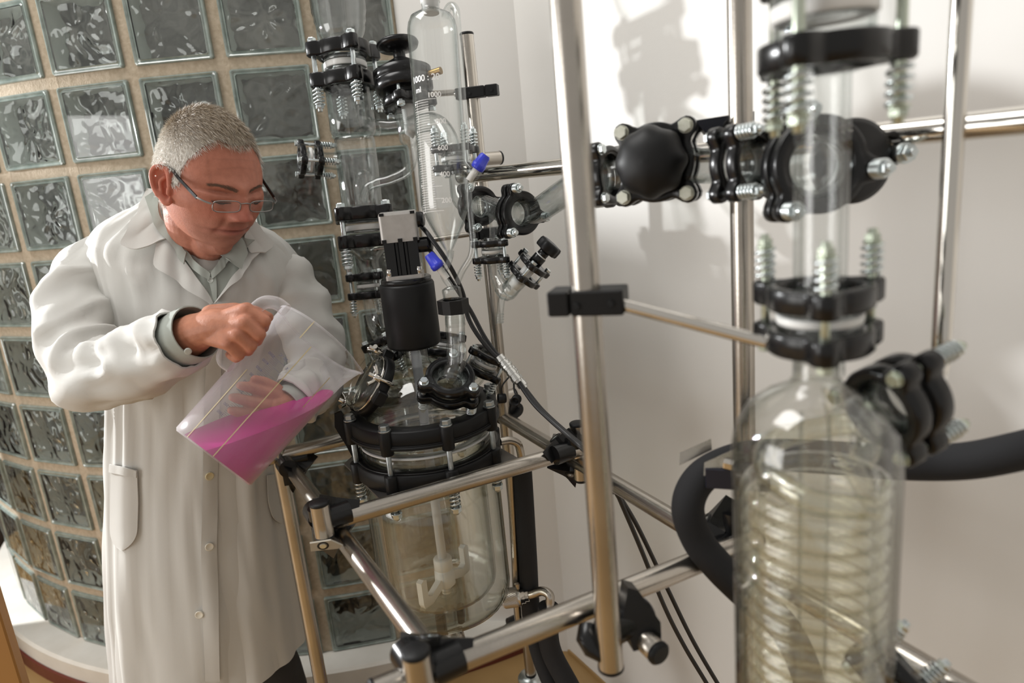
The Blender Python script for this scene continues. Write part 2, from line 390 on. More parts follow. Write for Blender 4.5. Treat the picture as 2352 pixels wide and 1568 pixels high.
for (p, dd) in ((line_at(650, 1060, (ZU+ZV)/2), (vd1, UD, -Z)), (line_at(738, 1195, (ZU+ZV)/2), (vd1, UD, -Z)), (line_at(738, 1195, ZU+.012), (UD, vd1*-1, Z*.5)),
                (line_at(968, 1550, ZU+.01), (UD, -vd1, Z*.4)), (line_at(1320, 1030, ZU+.008), (-UD, -vd2, Z*.5)), (line_at(1318, 1040, ZV), (-UD, vd2, -Z)),
                (line_at(1166, 930, (ZU+ZV)/2), (vd2, -UD, -Z)), (line_at(1688, 1240, (ZU+ZV)/2), (-UD, -vd2, Z)),
                (Vector((q4.x, q4.y, zl+.012)), (-UD, vd2, Z))):
    clamp(p, *dd)
# the clamp that ties the front post to the near cross rail: a plate with two sleeves and a capped stub
cp = A(1432, 1432, .80); q = MB()
q.tube([cp-UD*.03, cp+UD*.035], RT*1.25, 20)
kp = .80/FPX; pc = (1462, 1405)
q.prism([((x-pc[0])*kp, -(y-pc[1])*kp) for x, y in ((1440, 1335), (1464, 1345), (1509, 1425), (1507, 1476), (1440, 1482), (1424, 1400))][::-1], -.013, .013, frame(A(1462, 1405, .80), (.12, -.97, .2), Vector((1, 0, 0))))
q.lathe([(.0145, .0131), (.0165, .0131), (.0165, .0155), (.0145, .0155)], 24, frame(A(1470, 1392, .80), (.12, -.97, .2)) @ Matrix.Scale(.62, 4), True)
o = obj('corner_clamp', q, BLK, rack, RI)
e = MB(); e.cyl(.0135, -.02, .020, 24, frame(A(1482, 1470, .795), (.45, -.86, -.1))); s_ = obj('stub_tube', e, STEEL, o)
e = MB(); e.cyl(.0142, .0, .010, 24, frame(A(1482, 1470, .795)+Vector((.45, -.86, -.1)).normalized()*.018, (.45, -.86, -.1)), .003); obj('end_cap', e, BLKM, o)
q = MB(); q.tube([A(1352, 1440, .80), A(1350, 1465, .79), A(1362, 1490, .785), A(1385, 1512, .78)], [.012, .014, .012, .006], 12); obj('corner_clamp', q, BLK, rack, RI)
# support plate under the reactor, sits on the rails
RX, RY = -.184, 1.257
q = MB(); rc = [(math.cos(a), math.sin(a)) for a in [2*math.pi*(k+.5)/32 for k in range(32)]]
def sqr(c, s_, h): m_ = max(abs(c), abs(s_)); return (c/m_*h, s_/m_*h)
inner = [(.118*c, .118*s_) for c, s_ in rc]; outer = [sqr(c, s_, .138) for c, s_ in rc]
for h in (0, .004): pass
q.grid([[(x, y, 0) for x, y in inner], [(x, y, 0) for x, y in outer], [(x, y, .004) for x, y in outer], [(x, y, .004) for x, y in inner], [(x, y, 0) for x, y in inner]], True, smooth=False)
plate_z = ZU-RT-.010
obj('support_plate', q, mat('grey_plate', (.20, .19, .18), .45, .8), rack, RI @ frame((RX, RY, plate_z), Z, UD))
# castor under the rear post
ct = empty('swivel_castor', T(q4.x, q4.y, 0), 'cream swivel castor with blue wheel under the rear right post', 'castor')
Lq = T(0, 0, 0)
q = MB(); q.cyl(.012, .20, .245, 20); obj('stem', q, STEEL, ct)
q = MB(); q.lathe([(.014, .215), (.030, .212), (.034, .206), (.034, .196), (.026, .190)], 28); obj('swivel_plate', q, ZINC, ct)
q = MB(); q.lathe([(.026, .192), (.030, .18), (.030, .10), (.024, .085)], 24); obj('fork', q, CREAM, ct)
q = MB(); q.lathe([(.015, -.016), (.072, -.016), (.078, -.010), (.078, .010), (.072, .016), (.015, .016)], 32, frame((.0, -.02, .0785), (.3, -.9, 0)), True); obj('wheel', q, BLUE, ct)

# unseen block added to keep the lamp off the lower white wall
q = MB(); q.box(0, 0, .84, .10, .30, 1.68); struct(obj('added_shade_block', q, PAINT, None, T(-1.95, 1.925, 0)))

slab('wall_far_left', Vector((-5.0, 2.3, 0)), Vector((-2.37, 2.78, 0)), .1, 0, 2.7, mat('dark_brown_panel', (.050, .036, .030), .6, col2=(.07, .05, .04), noise_scale=5))

# pale maker's plate with its screw under the middle corner clamp
q = MB(); lp_ = (742, 1252); lk = 1.05/FPX; LM = frame(A(742, 1252, 1.045), (.15, -.93, -.35), Vector((1, 0, 0)))
q.prism([((x-lp_[0])*lk, -(y-lp_[1])*lk) for x, y in ((716, 1236), (712, 1262), (772, 1272), (784, 1266), (762, 1240))][::-1], -.002, .001, LM)
o = obj('clamp_plate', q, mat('beige_plate', (.42, .38, .31), .5), rack, RI)
e = MB(); e.ring(.0075, .011, .0008, .002, 20, LM @ Matrix.Scale(.8, 4)); obj('screw_well', e, BLKM, o)
e = MB(); e.cyl(.005, .0005, .0022, 16, LM); obj('screw', e, ZINC, o)
# ---------------------------------------------------------------- flange couplings
def lobed(Ri, Ro, Rb, rl, nb, h0, h1, ph=0.0, N=96):
    def out(t):
        r = Ro
        for k in range(nb):
            d = (t-ph-2*math.pi*k/nb+math.pi) % (2*math.pi)-math.pi
            q = rl*rl-(Rb*math.sin(d))**2
            if q > 0 and math.cos(d) > 0: r = max(r, Rb*math.cos(d)+math.sqrt(q))
        return r
    ts = [2*math.pi*k/N for k in range(N)]; o = [out(t) for t in ts]; b = min(.0025, (h1-h0)*.16)
    # round the re-entrant corners a little
    for _ in range(2): o = [max(o[i], (o[i-1]+2*o[i]+o[(i+1) % N])/4) for i in range(N)]
    def row(f, h): return [(f(k)*math.cos(ts[k]), f(k)*math.sin(ts[k]), h) for k in range(N)]
    m_ = MB()
    m_.grid([row(lambda k: Ri, h0+b), row(lambda k: Ri+b, h0), row(lambda k: o[k]-b, h0), row(lambda k: o[k], h0+b), row(lambda k: o[k], h1-b), row(lambda k: o[k]-b*.3, h1-b*.3), row(lambda k: o[k]-b, h1), row(lambda k: Ri+b, h1), row(lambda k: Ri, h1-b), row(lambda k: Ri, h0+b)], True)
    return m_
def spring_mb(r, h0, h1, turns, wr):
    n = int(turns*14); pts = []
    for k in range(n+1):
        t = k/n; pts.append((r*math.cos(2*math.pi*turns*t), r*math.sin(2*math.pi*turns*t), h0+(h1-h0)*t))
    m_ = MB(); m_.tube(pts, wr, 7); return m_
def coupling(M, R, gap, label, th=None, nb=3, ph=0.0, side=-1, spr=.030, Ri=None, zinc=None, gask=True, lobe=.27, name='flange_coupling', mat_=None, head=True):
    th = th or R*.40; Ri = Ri or R*.70; Rb = R*1.14; rl = R*lobe; zinc = zinc or ZINC
    zinc2 = zinc; key = (round(R, 4), round(gap, 4), round(th, 4), nb, round(spr, 4), round(Ri, 4), zinc.name, lobe, side)
    e = empty(name, M, label, 'coupling'); e['group'] = None; del e['group']
    rg = cached(('rg',)+key, lambda: lobed(Ri, R, Rb, rl, nb, -th/2, th/2), 'clamp_ring', mat_ or BLK)
    for z in (gap/2, -gap/2): link('clamp_ring', rg, e, T(0, 0, z) @ Matrix.Rotation(ph, 4, 'Z'))
    hr = rl*.62; sr = rl*.36
    def bolt():
        m_ = MB(); a = gap/2+th/2; s = -side
        # head on the plain side, spring and nut on the other
        m_.hexa(hr, a, a+hr*1.0) if s > 0 else m_.hexa(hr, -a-hr*1.0, -a)
        m_.cyl(hr*1.15, a-.0002, a+.0012, 16) if s > 0 else m_.cyl(hr*1.15, -a-.0012, -a+.0002, 16)
        e_ = a+spr+hr*1.6
        m_.cyl(sr, -e_ if s > 0 else -a, a if s > 0 else e_, 12)
        return m_
    bm_ = cached(('b',)+key, bolt, 'bolt', zinc)
    def spr_():
        a = gap/2+th/2; h = (a+.0015, a+spr) if side > 0 else (-a-spr, -a-.0015)
        return spring_mb(rl*.70, h[0], h[1], 4.3, rl*.16)
    def nut():
        a = gap/2+th/2+spr; m_ = MB()
        h = (a, a+hr*.95) if side > 0 else (-a-hr*.95, -a)
        m_.hexa(hr, *h)
        w_ = (a-.002, a) if side > 0 else (-a, -a+.002)
        m_.cyl(hr*1.12, *w_, 16); return m_
    sm_ = cached(('s',)+key, spr_, 'spring', ZINC); nm_ = cached(('n',)+key, nut, 'hex_nut', zinc)
    for k in range(nb):
        t = ph+2*math.pi*k/nb; L = T(Rb*math.cos(t), Rb*math.sin(t), 0)
        b_ = link('bolt', bm_, e, L); link('spring', sm_, e, L); link('hex_nut', nm_, b_, Matrix.Identity(4))
    if gask:
        gk = cached(('g',)+key, lambda: MB().ring(R*.52, R*.80, -gap*.10, gap*.10, 36, None, .001), 'gasket', PTFE); link('gasket', gk, e, Matrix.Identity(4))
        def fl():
            m_ = MB(); g = gap/2+th/2
            for s in (-1, 1):
                glathe(m_, [(R*.52, s*(g+.004)), (R*.52, s*g*.75), (R*.62, s*g*.5), (R*.76, s*gap*.28), (R*.78, s*gap*.10), (R*.5, s*gap*.10)], .003, 36)
            return m_
        link('glass_flange', cached(('f',)+key, fl, 'glass_flange', GLASS), e, Matrix.Identity(4))
    return e
def gthing(name, mb, label, cat, m=None): return tag(obj(name, mb, m or GLASS), label, cat)
# ---------------------------------------------------------------- reactor vessel
zt = zat((RX, RY), 930); print('ring top', zt)
RV = empty('reactor_vessel', T(RX, RY, 0), 'large clear double walled glass vessel clamped in thick black bolted rings', 'vessel')
def lobes8(Ri, Ro, h0, h1, rl, boss_low):
    return lobed(Ri, Ro, Ro*.985, rl, 8, h0, h1, math.radians(-112), 128)
u0, u1 = zt-.034, zt
l1 = plate_z+.004+.034; l0 = plate_z+.0045
RRi, RRo = .112, .1425
o = obj('upper_clamp_ring', MB().ring(RRi, RRo, u0+.004, u1, 96, None, .002), BLKM, RV)
q = MB(); q.ring(RRo-.006, RRo+.0015, u0+.006, u0+.008, 96, None, .0005); q.ring(RRo-.02, RRo+.0035, u0, u0+.006, 96, None, .001); obj('lip', q, BLKM, o)
o = obj('lower_clamp_ring', MB().ring(RRi, RRo, l0, l1, 96, None, .002), BLKM, RV)
q = MB(); q.ring(RRi+.004, RRo-.004, l1-.001, l1+.003, 96, None, .0007); obj('lip', q, BLK, o)
boss = cached(('boss',), lambda: MB().lathe([(.0105, 0), (.0115, .001), (.0125, .043), (.0115, .045), (.0, .045)], 20), 'bolt_boss', BLKM)
boss2 = cached(('boss2',), lambda: MB().lathe([(.0105, -.006), (.0120, -.004), (.0125, .033), (.011, .035), (.0, .035)], 20), 'bolt_boss', BLKM)
big_h = cached(('bigb',), lambda: MB().cyl(.0115, 0, .0022, 20).hexa(.0098, .0022, .0115).cyl(.005, -(zt-l0)-.055, 0, 14), 'bolt', mat('grey_zinc_bolt', (.42, .45, .46), .38, 1.0, col2=(.52, .55, .55), noise_scale=150))
bigs = cached(('bigs',), lambda: spring_mb(.0085, -.034, -.001, 4.2, .0019), 'spring', ZINC)
bign = cached(('bign',), lambda: MB().hexa(.0098, -.044, -.035).cyl(.0105, -.0355, -.0335, 16), 'hex_nut', ZINC)
for k in range(8):
    t = math.radians(-112+45*k); L = T(.1405*math.cos(t), .1405*math.sin(t), 0)
    link('bolt_boss', boss, RV, T(.1405*math.cos(t), .1405*math.sin(t), u1-.043)); link('bolt_boss', boss2, RV, T(.1405*math.cos(t), .1405*math.sin(t), l0))
    b_ = link('bolt', big_h, RV, T(.1405*math.cos(t), .1405*math.sin(t), u1+.002))
    link('spring', bigs, RV, T(.1405*math.cos(t), .1405*math.sin(t), l0-.003)); link('hex_nut', bign, b_, T(0, 0, l0-u1-.007))
zb = zat((RX, RY), 1405)+.036
q = MB(); glathe(q, [(.112, l1+.012), (.112, l1+.001), (.108, l0), (.110, l0-.02), (.128, l0-.045), (.1335, l0-.075), (.1335, zb+.032), (.131, zb+.014), (.122, zb+.0), (.10, zb-.008), (.06, zb-.020), (.02, zb-.026)], .004, 72)
obj('glass_jacket', q, GLASSV, RV)
q = MB(); glathe(q, [(.121, l1+.006), (.1205, l1+.002), (.110, l1-.004), (.107, l0-.02), (.107, zb+.052), (.105, zb+.040), (.098, zb+.030), (.084, zb+.024), (.05, zb+.019), (.018, zb+.016)], .003, 72)
obj('glass_inner_wall', q, GLASSV, RV)
q = MB(); q.ring(.108, .128, l1+.0032, (l1+u0)/2-.0018, 72, None, .003); q.ring(.108, .128, (l1+u0)/2+.0028, u0-.001, 72, None, .003); obj('flange_edge', q, GLASSV, RV)
q = MB(); q.ring(.106, .1275, (l1+u0)/2-.0015, (l1+u0)/2+.0025, 72, None, .0006); obj('seal_ring', q, PTFE, RV)
# bottom drain: valve seat, stem, valve body with knob
q = MB(); q.ring(.014, .024, zb+.014, zb+.020, 28); q.ring(.006, .013, zb+.018, zb+.028, 24); obj('valve_seat', q, GLASSV, RV)
q = MB(); q.lathe([(.010, zb+.012), (.010, zb+.024), (.004, zb+.028), (.003, zb+.038), (0, zb+.039)], 18); obj('valve_plug', q, PTFE, RV)
# drain fitting below
dv = empty('drain_valve', T(RX, RY, 0), 'steel and cream drain valve hanging below the glass vessel', 'valve')
q = MB(); glathe(q, [(.0125, zb-.027), (.0125, zb-.075)], .002, 24); obj('glass_stub', q, GLASS, dv)
q = MB(); Md = frame((.004, -.02, zb-.062), (.22, -.55, -.8)); q.lathe([(.016, 0), (.0215, .001), (.0215, .034), (.020, .036), (.014, .036)], 28, Md); o = obj('steel_collar', q, STEEL, dv)
q = MB(); q.lathe([(.0205, .036), (.0205, .046), (.017, .062), (.012, .064), (0, .064)], 28, Md); obj('cream_knob', q, CREAM, dv)
q = MB(); q.tube([Md @ Vector((0, .018, .012)), Md @ Vector((.010, .036, .010)), Md @ Vector((.014, .044, .009))], [.004, .0035, .0075], 14); obj('hose_barb', q, STEEL, dv)
q = MB(); q.box(-.020, .0, zb-.060, .018, .03, .055, None, .003); q.box(.022, .012, zb-.050, .014, .03, .035, None, .003); obj('black_bracket', q, BLKM, dv)
# side nozzle: glass stub, knurled nut, bent steel pipe, black hose
n0 = A(1135, 1378, 1.49); n1 = A(1215, 1366, 1.475); nd = (n1-n0).normalized()
sn = empty('jacket_nozzle', T(*n0), 'knurled steel nut and bent pipe at the vessel foot', 'fitting'); NI = T(*(-n0))
q = MB(); gtube(q, [n0-nd*.02, n0, n0+nd*.036], [.020, .015, .013], .0025, 22); obj('glass_stub', q, GLASSV, sn, NI)
KN = mat('knurled_steel', (.50, .46, .42), .3, 1.0); 
q = MB(); rows = []
for i in range(13):
    rows.append([])
    for k in range(72):
        rr = .0205+.0007*((i+k) % 2) - (.002 if i in (0, 12) else 0); rows[-1].append((rr*math.cos(2*math.pi*k/72), rr*math.sin(2*math.pi*k/72), .022+.036*i/12))
q.grid(rows, True, True, True, False, 0, frame(n0, nd)); obj('knurled_nut', q, KN, sn, NI)
q = MB(); q.lathe([(.019, .058), (.019, .063), (.0165, .063), (.0165, .071), (.0135, .071), (.0135, .079), (.010, .079)], 28, frame(n0, nd)); obj('collar', q, STEELP, sn, NI)
e1 = A(1246, 1357, 1.46); e2 = A(1262, 1366, 1.45); e3 = A(1263, 1385, 1.45); e4 = A(1262, 1402, 1.45)
q = MB(); q.tube(smooth_path([n0+nd*.076, A(1225, 1363, 1.468), e1, e2, e3, e4], 7), .0098, 20); obj('bent_pipe', q, STEEL, sn, NI)
q = MB(); q.tube([A(1190, 1352, 1.47), A(1188, 1340, 1.47)], [.004, .007], 14); obj('vent_screw', q, STEEL, sn, NI)
# upper jacket outlet
q = MB(); q.tube(smooth_path([A(1148, 1014, 1.36), A(1170, 1011, 1.37), A(1188, 1018, 1.38), A(1195, 1036, 1.39), A(1199, 1062, 1.405)], 7), .0082, 18)
tag(obj('outlet_elbow', q, STEEL), 'bent steel outlet pipe beside the lower black ring', 'pipe')
q = MB(); q.tube(smooth_path([A(1172, 1085, 1.41), A(1182, 1250, 1.47), A(1188, 1390, 1.52), A(1194, 1440, 1.54)], 4), .0088, 16)
tag(obj('jacket_pipe', q, STEEL), 'thin steel pipe running down between vessel and black hose', 'pipe')
# lid
LD = bpy.data.objects.new('glass_lid', None); COL.objects.link(LD); LD.parent = RV; LD['label'] = 'clear domed lid with slanted necks'
q = MB(); glathe(q, [(.124, u0-.0005), (.121, u0+.003), (.109, u0+.006), (.106, zt+.006), (.098, zt+.030), (.080, zt+.054), (.055, zt+.070), (.030, zt+.078), (.023, zt+.088), (.021, zt+.130)], .0035, 72)
obj('glass_dome', q, GLASSV, LD)
DC = Vector((RX, RY, zt+.005))
# ---- necks and their couplings
def neck(c, axis, R, gap, label, nb, ph, spr, xd=None, r=.019, side=-1):
    ax = Vector(axis).normalized(); M = frame(c, ax, xd)
    coupling(M, R, gap, label, nb=nb, ph=ph, side=side, spr=spr)
    dv_ = DC-c; base = c + (-ax)*(dv_.length*.62)
    base = base.lerp(DC+Vector((0, 0, .035)), .12)
    q = MB(); gtube(q, smooth_path([c-ax*(gap*.35), c-ax*(gap*.5+.018), c.lerp(base, .55), base], 4), [r]*13, .0025, 24)
    obj('neck', q, GLASSV, LD, T(-RX, -RY, 0))
cD = A(895, 797, 1.38); neck(cD, (-.36, .10, .92), .040, .036, 'black flange coupling slanting left on the lid neck behind the motor', 3, 2.9, .026, (1, 0, 0))
cH = A(1020, 795, 1.42); neck(cH, (.22, .35, .9), .038, .036, 'black flange coupling half hidden behind the bent clear tube', 3, 3.6, .024, (1, 0, 0))
cG = A(1033, 880, 1.225); neck(cG, (.18, -.52, .83), .044, .030, 'black flange coupling facing forward under the bent clear tube', 3, 3.55, .020, (1, 0, 0), .022)
cI = A(1113, 832, 1.33); neck(cI, (.52, -.02, .85), .033, .034, 'small black flange coupling slanting right beside the cable plugs', 3, 3.7, .024, (1, 0, 0), .015)
# handhole with glass cover, black band and wing nuts
cJ = A(842, 878, 1.265); aJ = Vector((-.74, -.30, .60)).normalized(); MJ = frame(cJ, aJ, (0, 0, 1))
hh = empty('handhole_cover', MJ, 'round glass handhole cover in a black band with wing nuts by the jug', 'cover')
q = MB(); q.ring(.020, .059, -.026, -.008, 56, None, .002); obj('black_band', q, BLKM, hh)
for k in range(3):
    t = 2.1*k+.4
    q = MB(); q.box(.061, 0, -.016, .022, .026, .020, Matrix.Rotation(t, 4, 'Z'), .002); obj('band_lug', q, BLKM, hh)
q = MB(); q.lathe([(.0, .004), (.046, .004), (.050, .001), (.050, -.007), (.046, -.008)], 48); q.lathe([(.054, -.0075), (.054, .012), (.050, .012), (.050, -.0075)], 48); obj('glass_cover', q, GLASSV, hh)
q = MB(); q.ring(.053, .056, -.008, -.003, 56); obj('steel_rim', q, STEELP, hh)
q = MB(); q.lathe([(.0, -.0085), (.050, -.0085), (.050, -.012), (0, -.012)], 48); obj('dark_gasket', q, BLKM, hh)
for t in (.35, -1.2, 2.6):
    L = Matrix.Rotation(t, 4, 'Z') @ T(.064, 0, 0)
    q = MB(); q.cyl(.0038, -.028, .022, 12); b_ = obj('stud', q, STEELP, hh, L)
    q = MB(); q.lathe([(.0065, .0), (.0065, .010), (.004, .013), (0, .013)], 14)
    for s in (-1, 1): q.tube([(0, 0, .006), (0, s*.010, .010), (0, s*.018, .017)], [.004, .0035, .0045], 10)
    obj('wing_nut', q, STEELP, b_)
q = MB(); gtube(q, [cJ-aJ*.012, cJ-aJ*.04, DC+Vector((-.03, -.01, .03))], [.046, .046, .038], .003, 40); obj('neck', q, GLASSV, LD, T(-RX, -RY, 0))
# black lever arm between handhole and ring
q = MB(); la = [(0, 0), (.016, .004), (.034, -.045), (.046, -.120), (.030, -.128), (.014, -.078), (-.004, -.030)]
q.prism([(x, y) for x, y in la], -.005, .005, frame(A(768, 950, 1.27), (.25, -.95, 0), (1, 0, 0)) @ Matrix.Scale(.82, 4))
tag(obj('lever_arm', q, BLKM), 'flat black lever arm hanging at the left of the vessel rings', 'lever')
# ---------------------------------------------------------------- stirrer
zm1 = zat((RX, RY), 797)+.004; zm2 = zat((RX, RY), 648)
MT = empty('stirrer_motor', T(RX, RY, 0), 'black stirrer motor with a silver gearbox above the glass vessel', 'motor')
q = MB(); q.lathe([(.046, zm1), (.0495, zm1+.003), (.0505, zm1+.006), (.0505, zm2-.004), (.0485, zm2), (.040, zm2)], 56); obj('housing', q, BLKM, MT)
q = MB(); q.lathe([(.046, zm2+.0), (.0465, zm2+.003), (.0465, zm2+.008), (.044, zm2+.010), (.036, zm2+.010)], 48); obj('collar', q, BLK, MT)
zc = zm2+.010; zf = zat((RX, RY), 634)
def rsq(h, r, z, n=6): 
    return [(sx*(h-r)+r*math.cos(a), sy*(h-r)+r*math.sin(a), z) for sx, sy, a0 in ((1, 1, 0), (-1, 1, 90), (-1, -1, 180), (1, -1, 270)) for a in [math.radians(a0+90*k/n) for k in range(n+1)]]
q = MB(); q.grid([rsq(.034, .005, zc), rsq(.034, .005, zc+.007)], True, True, True, False); o = obj('mount_plate', q, ALU, MT, Matrix.Rotation(.10, 4, 'Z'))
for sx in (-1, 1):
    for sy in (-1, 1):
        q = MB(); q.cyl(.005, zc+.007, zc+.020, 14); obj('screw', q, STEELP, o, T(sx*.027, sy*.027, 0))
ze = zat((RX, RY), 552); zg = zat((RX, RY), 486)
q = MB()
pr = []
for sd in range(4):
    a = sd*math.pi/2
    pts = [(-.030, .030), (-.012, .0315), (-.010, .028), (-.006, .028), (-.004, .0315), (.004, .0315), (.006, .028), (.010, .028), (.012, .0315), (.030, .030)]
    for x, y in pts: pr.append((x*math.cos(-a)-y*math.sin(-a), x*math.sin(-a)+y*math.cos(-a)))
q.prism(pr[::-1], zc+.007, ze); obj('ribbed_body', q, BLK, MT, Matrix.Rotation(.10, 4, 'Z'))
q = MB(); q.grid([rsq(.0335, .006, ze), rsq(.0335, .006, ze+.004), rsq(.0335, .006, zg-.004), rsq(.032, .006, zg)], True, True, True, False); o = obj('gearbox_cover', q, ALU, MT, Matrix.Rotation(.10, 4, 'Z'))
q = MB()
for sx, sy in ((-.0335, -.020), (.0, -.0336), (.027, -.0336), (-.028, -.0336)): q.box(sx, sy, ze+.003, .008, .004, .006)
for sx in (-.027, .027): q.box(sx, -.0325, zg-.002, .008, .006, .005)
obj('notch', q, BLKM, o)
for dy, zz, l in ((-.01, ze+.035, .016), (-.012, ze-.010, .026)):
    q = MB(); q.lathe([(.014, .0), (.014, l*.75), (.012, l), (0, l)], 24, frame((.031, dy, zz), (1, -.12, 0))); obj('cable_boss', q, BLK, MT)
SH = empty('stirrer_shaft', T(RX, RY, 0), 'white stirrer rod with a two bladed white paddle inside the vessel', 'stirrer')
zp = zat((RX, RY), 1305)
SHM = mat('bluish_white_sleeve', (.66, .70, .78), .3); SHG = mat('grey_sleeve', (.62, .63, .64), .4)
q = MB(); q.lathe([(.0085, zt-.035), (.0095, zt-.03), (.0098, zm1-.02), (.0085, zm1-.012), (.006, zm1-.012), (.006, zm1)], 24); obj('upper_sleeve', q, SHM, SH)
q = MB(); q.cyl(.0092, zp, zt-.036, 24); obj('lower_rod', q, SHG, SH)
hb = zp-.004
q = MB(); q.lathe([(.0095, hb+.030), (.017, hb+.030), (.019, hb+.027), (.019, hb+.006), (.016, hb+.004), (.016, hb+.002), (.020, hb), (.021, hb-.030), (.017, hb-.034), (0, hb-.034)], 28); obj('hub', q, PTFE, SH)
ba = Vector((.55, .84, 0)); 
for s in (-1, 1):
    d = ba*s; q = MB(); side_ = Vector((-d.y, d.x, 0))
    prof = [(.010, -.010), (.010, -.032), (.052, -.048), (.074, -.046), (.078, -.035), (.078, .012), (.070, .016), (.062, .012), (.062, -.024), (.052, -.030)]
    rows = [[(d*x+side_*t+Vector((0, 0, hb+z+.004))) for x, z in prof] for t in (-.0065, .0065)]
    q.grid(rows, True, True, True, False); obj('paddle_blade', q, PTFE, SH)
# ---------------------------------------------------------------- glass riser column
cdir = (A(775, 0, 1.415)-A(848, 600, 1.475)).normalized()
def cpt(py): 
    t = (py-0)/600.; return A(775+73*t, py, 1.415+.06*t)
q = MB(); M0 = frame(cpt(92), cdir)
glathe(q, [(.040, 0), (.046, .010), (.050, .022), (.050, .028), (.053, .036), (.053, .045), (.056, .055), (.056, .30)], .0028, 48, M0)
gthing('riser_bulb', q, 'wide clear glass riser section above the topmost black coupling', 'glassware')
coupling(frame(cpt(153), cdir, (1, 0, 0)), .056, .062, 'large black coupling uppermost on the glass column', th=.028, nb=4, ph=math.radians(297), spr=.034, Ri=.046, lobe=.25)
q = MB(); a, b = cpt(190), cpt(312); L = (a-b).length; M0 = frame(b, cdir)
glathe(q, [(.040, -.002), (.046, .006), (.0475, .012), (.0475, L-.01), (.045, L)], .0026, 48, M0); glathe(q, [(.030, .03), (.030, L-.015)], .002, 36, M0)
q.ring(.009, .011, -.002, .002, 24, frame(A(818, 217, 1.385), Vector((.3, -.95, 0))))
gthing('riser_upper', q, 'clear glass column section between the uppermost coupling and the side valve', 'glassware')
q = MB(); a, b = cpt(314), cpt(492); L = (a-b).length; M0 = frame(b, cdir)
glathe(q, [(.043, 0), (.043, L-.012), (.041, L-.003), (.034, L)], .0026, 48, M0); glathe(q, [(.017, .02), (.019, .05), (.019, .075), (.014, .085), (.007, .090)], .0018, 30, M0 @ T(.012, -.02, 0))
gthing('riser_middle', q, 'clear glass column section with a small inner cup below the side branches', 'glassware')
coupling(frame(cpt(524), cdir, (1, 0, 0)), .057, .058, 'large black coupling halfway down the glass column', th=.027, nb=4, ph=math.radians(238), spr=.034, Ri=.046, lobe=.25)
q = MB(); a = cpt(560); M0 = frame(a, -cdir)
glathe(q, [(.048, -.008), (.047, .004), (.040, .016), (.028, .026), (.0205, .036), (.0195, .075)], .0026, 44, M0)
gthing('reducer_cone', q, 'clear glass cone narrowing below the large middle coupling', 'glassware')
coupling(frame(A(848, 656, 1.475), cdir, (1, 0, 0)), .034, .040, 'black coupling below the glass cone left of the motor', th=.016, nb=3, ph=math.radians(200), spr=.028, lobe=.28)
q = MB(); gtube(q, smooth_path([A(851, 672, 1.475), A(857, 705, 1.475), A(866, 745, 1.46), A(880, 775, 1.42), cD+Vector((-.36, .10, .92)).normalized()*.022], 6), .0200, .0024, 26)
gthing('connecting_tube', q, 'clear bent glass tube leading from the column to the lid', 'glassware')
# column side port with coupling on the left
eC = A(713, 367, 1.435); eA = (A(690, 366, 1.425)-A(745, 369, 1.445)).normalized()
coupling(frame(eC, eA, Z), .032, .034, 'black coupling with white stopper on the left side port of the column', th=.012, nb=3, ph=math.radians(25), spr=.024, lobe=.28)
q = MB(); gtube(q, [eC-eA*.016, eC-eA*.03, A(780, 371, 1.445)], [.021, .017, .019], .002, 24); gthing('side_port', q, 'short clear glass side port left of the column', 'glassware')
# branch to the needle valve and back
q = MB(); vb0 = A(925, 244, 1.40); vb1 = A(935, 305, 1.405); vb2 = A(943, 335, 1.41); vb3 = A(949, 362, 1.41)
gtube(q, smooth_path([A(928, 238, 1.40), vb0, A(932, 285, 1.403), vb1, vb2, vb3, A(944, 385, 1.41), A(920, 402, 1.415), A(872, 418, 1.42), A(845, 432, 1.42), A(836, 455, 1.42)], 5),
      [.019]*10+[.018]*6+[.015, .013, .011, .010, .010]+[.0105]*20+[.0095]*10, .0018, 20) if False else None
pth = smooth_path([A(927, 240, 1.40), A(932, 280, 1.403), A(939, 318, 1.407), A(945, 345, 1.41), A(946, 372, 1.41), A(930, 396, 1.412), A(893, 413, 1.416), A(866, 420, 1.42), A(842, 433, 1.42), A(833, 462, 1.42)], 5)
rs = [.0195]*11+[.0185, .016, .0125, .0105, .010]+[.0105]*20+[.009]*20; rs = rs[:len(pth)]
gtube(q, pth, rs, .0018, 20)
gtube(q, smooth_path([A(858, 291, 1.425), A(868, 287, 1.42), A(895, 288, 1.415), A(927, 284, 1.405)], 5), [.022, .020, .017, .014, .0125]+[.012]*11, .0018, 20)
gthing('valve_branch', q, 'clear glass branch curving from the column past the needle valve', 'glassware')
vax = (A(918, 195, 1.40)-A(935, 300, 1.405)).normalized()
nv = empty('needle_valve', frame(A(939, 262, 1.398), vax, (1, 0, 0)) @ Matrix.Scale(1.12, 4), 'black needle valve with mushroom knob behind the graduated funnel', 'valve')
q = MB(); q.lathe([(.0, -.045), (.006, -.040), (.0125, -.034), (.0125, -.020)]+[x for k in range(13) for x in ((.0125, -.020+k*.0035), (.0108, -.0188+k*.0035))]+[(.0125, .030), (0, .030)], 24); obj('white_spindle', q, PTFE, nv)
pm = lobed(.018, .044, .046, .011, 3, .014, .030, .4); obj('clamp_ring', pm, BLK, nv)
q = MB(); q.lathe([(.0, .040), (.046, .040), (.052, .042), (.053, .058), (.051, .060), (.051, .063), (.053, .065), (.053, .078), (.049, .080), (.020, .096), (.013, .100), (.0, .101)], 44); obj('bonnet', q, BLK, nv)
q = MB(); q.lathe([(.011, .098), (.011, .112), (.020, .114), (.036, .120), (.0385, .126), (.037, .130), (.012, .129), (0, .128)], 40); obj('knob', q, BLK, nv)
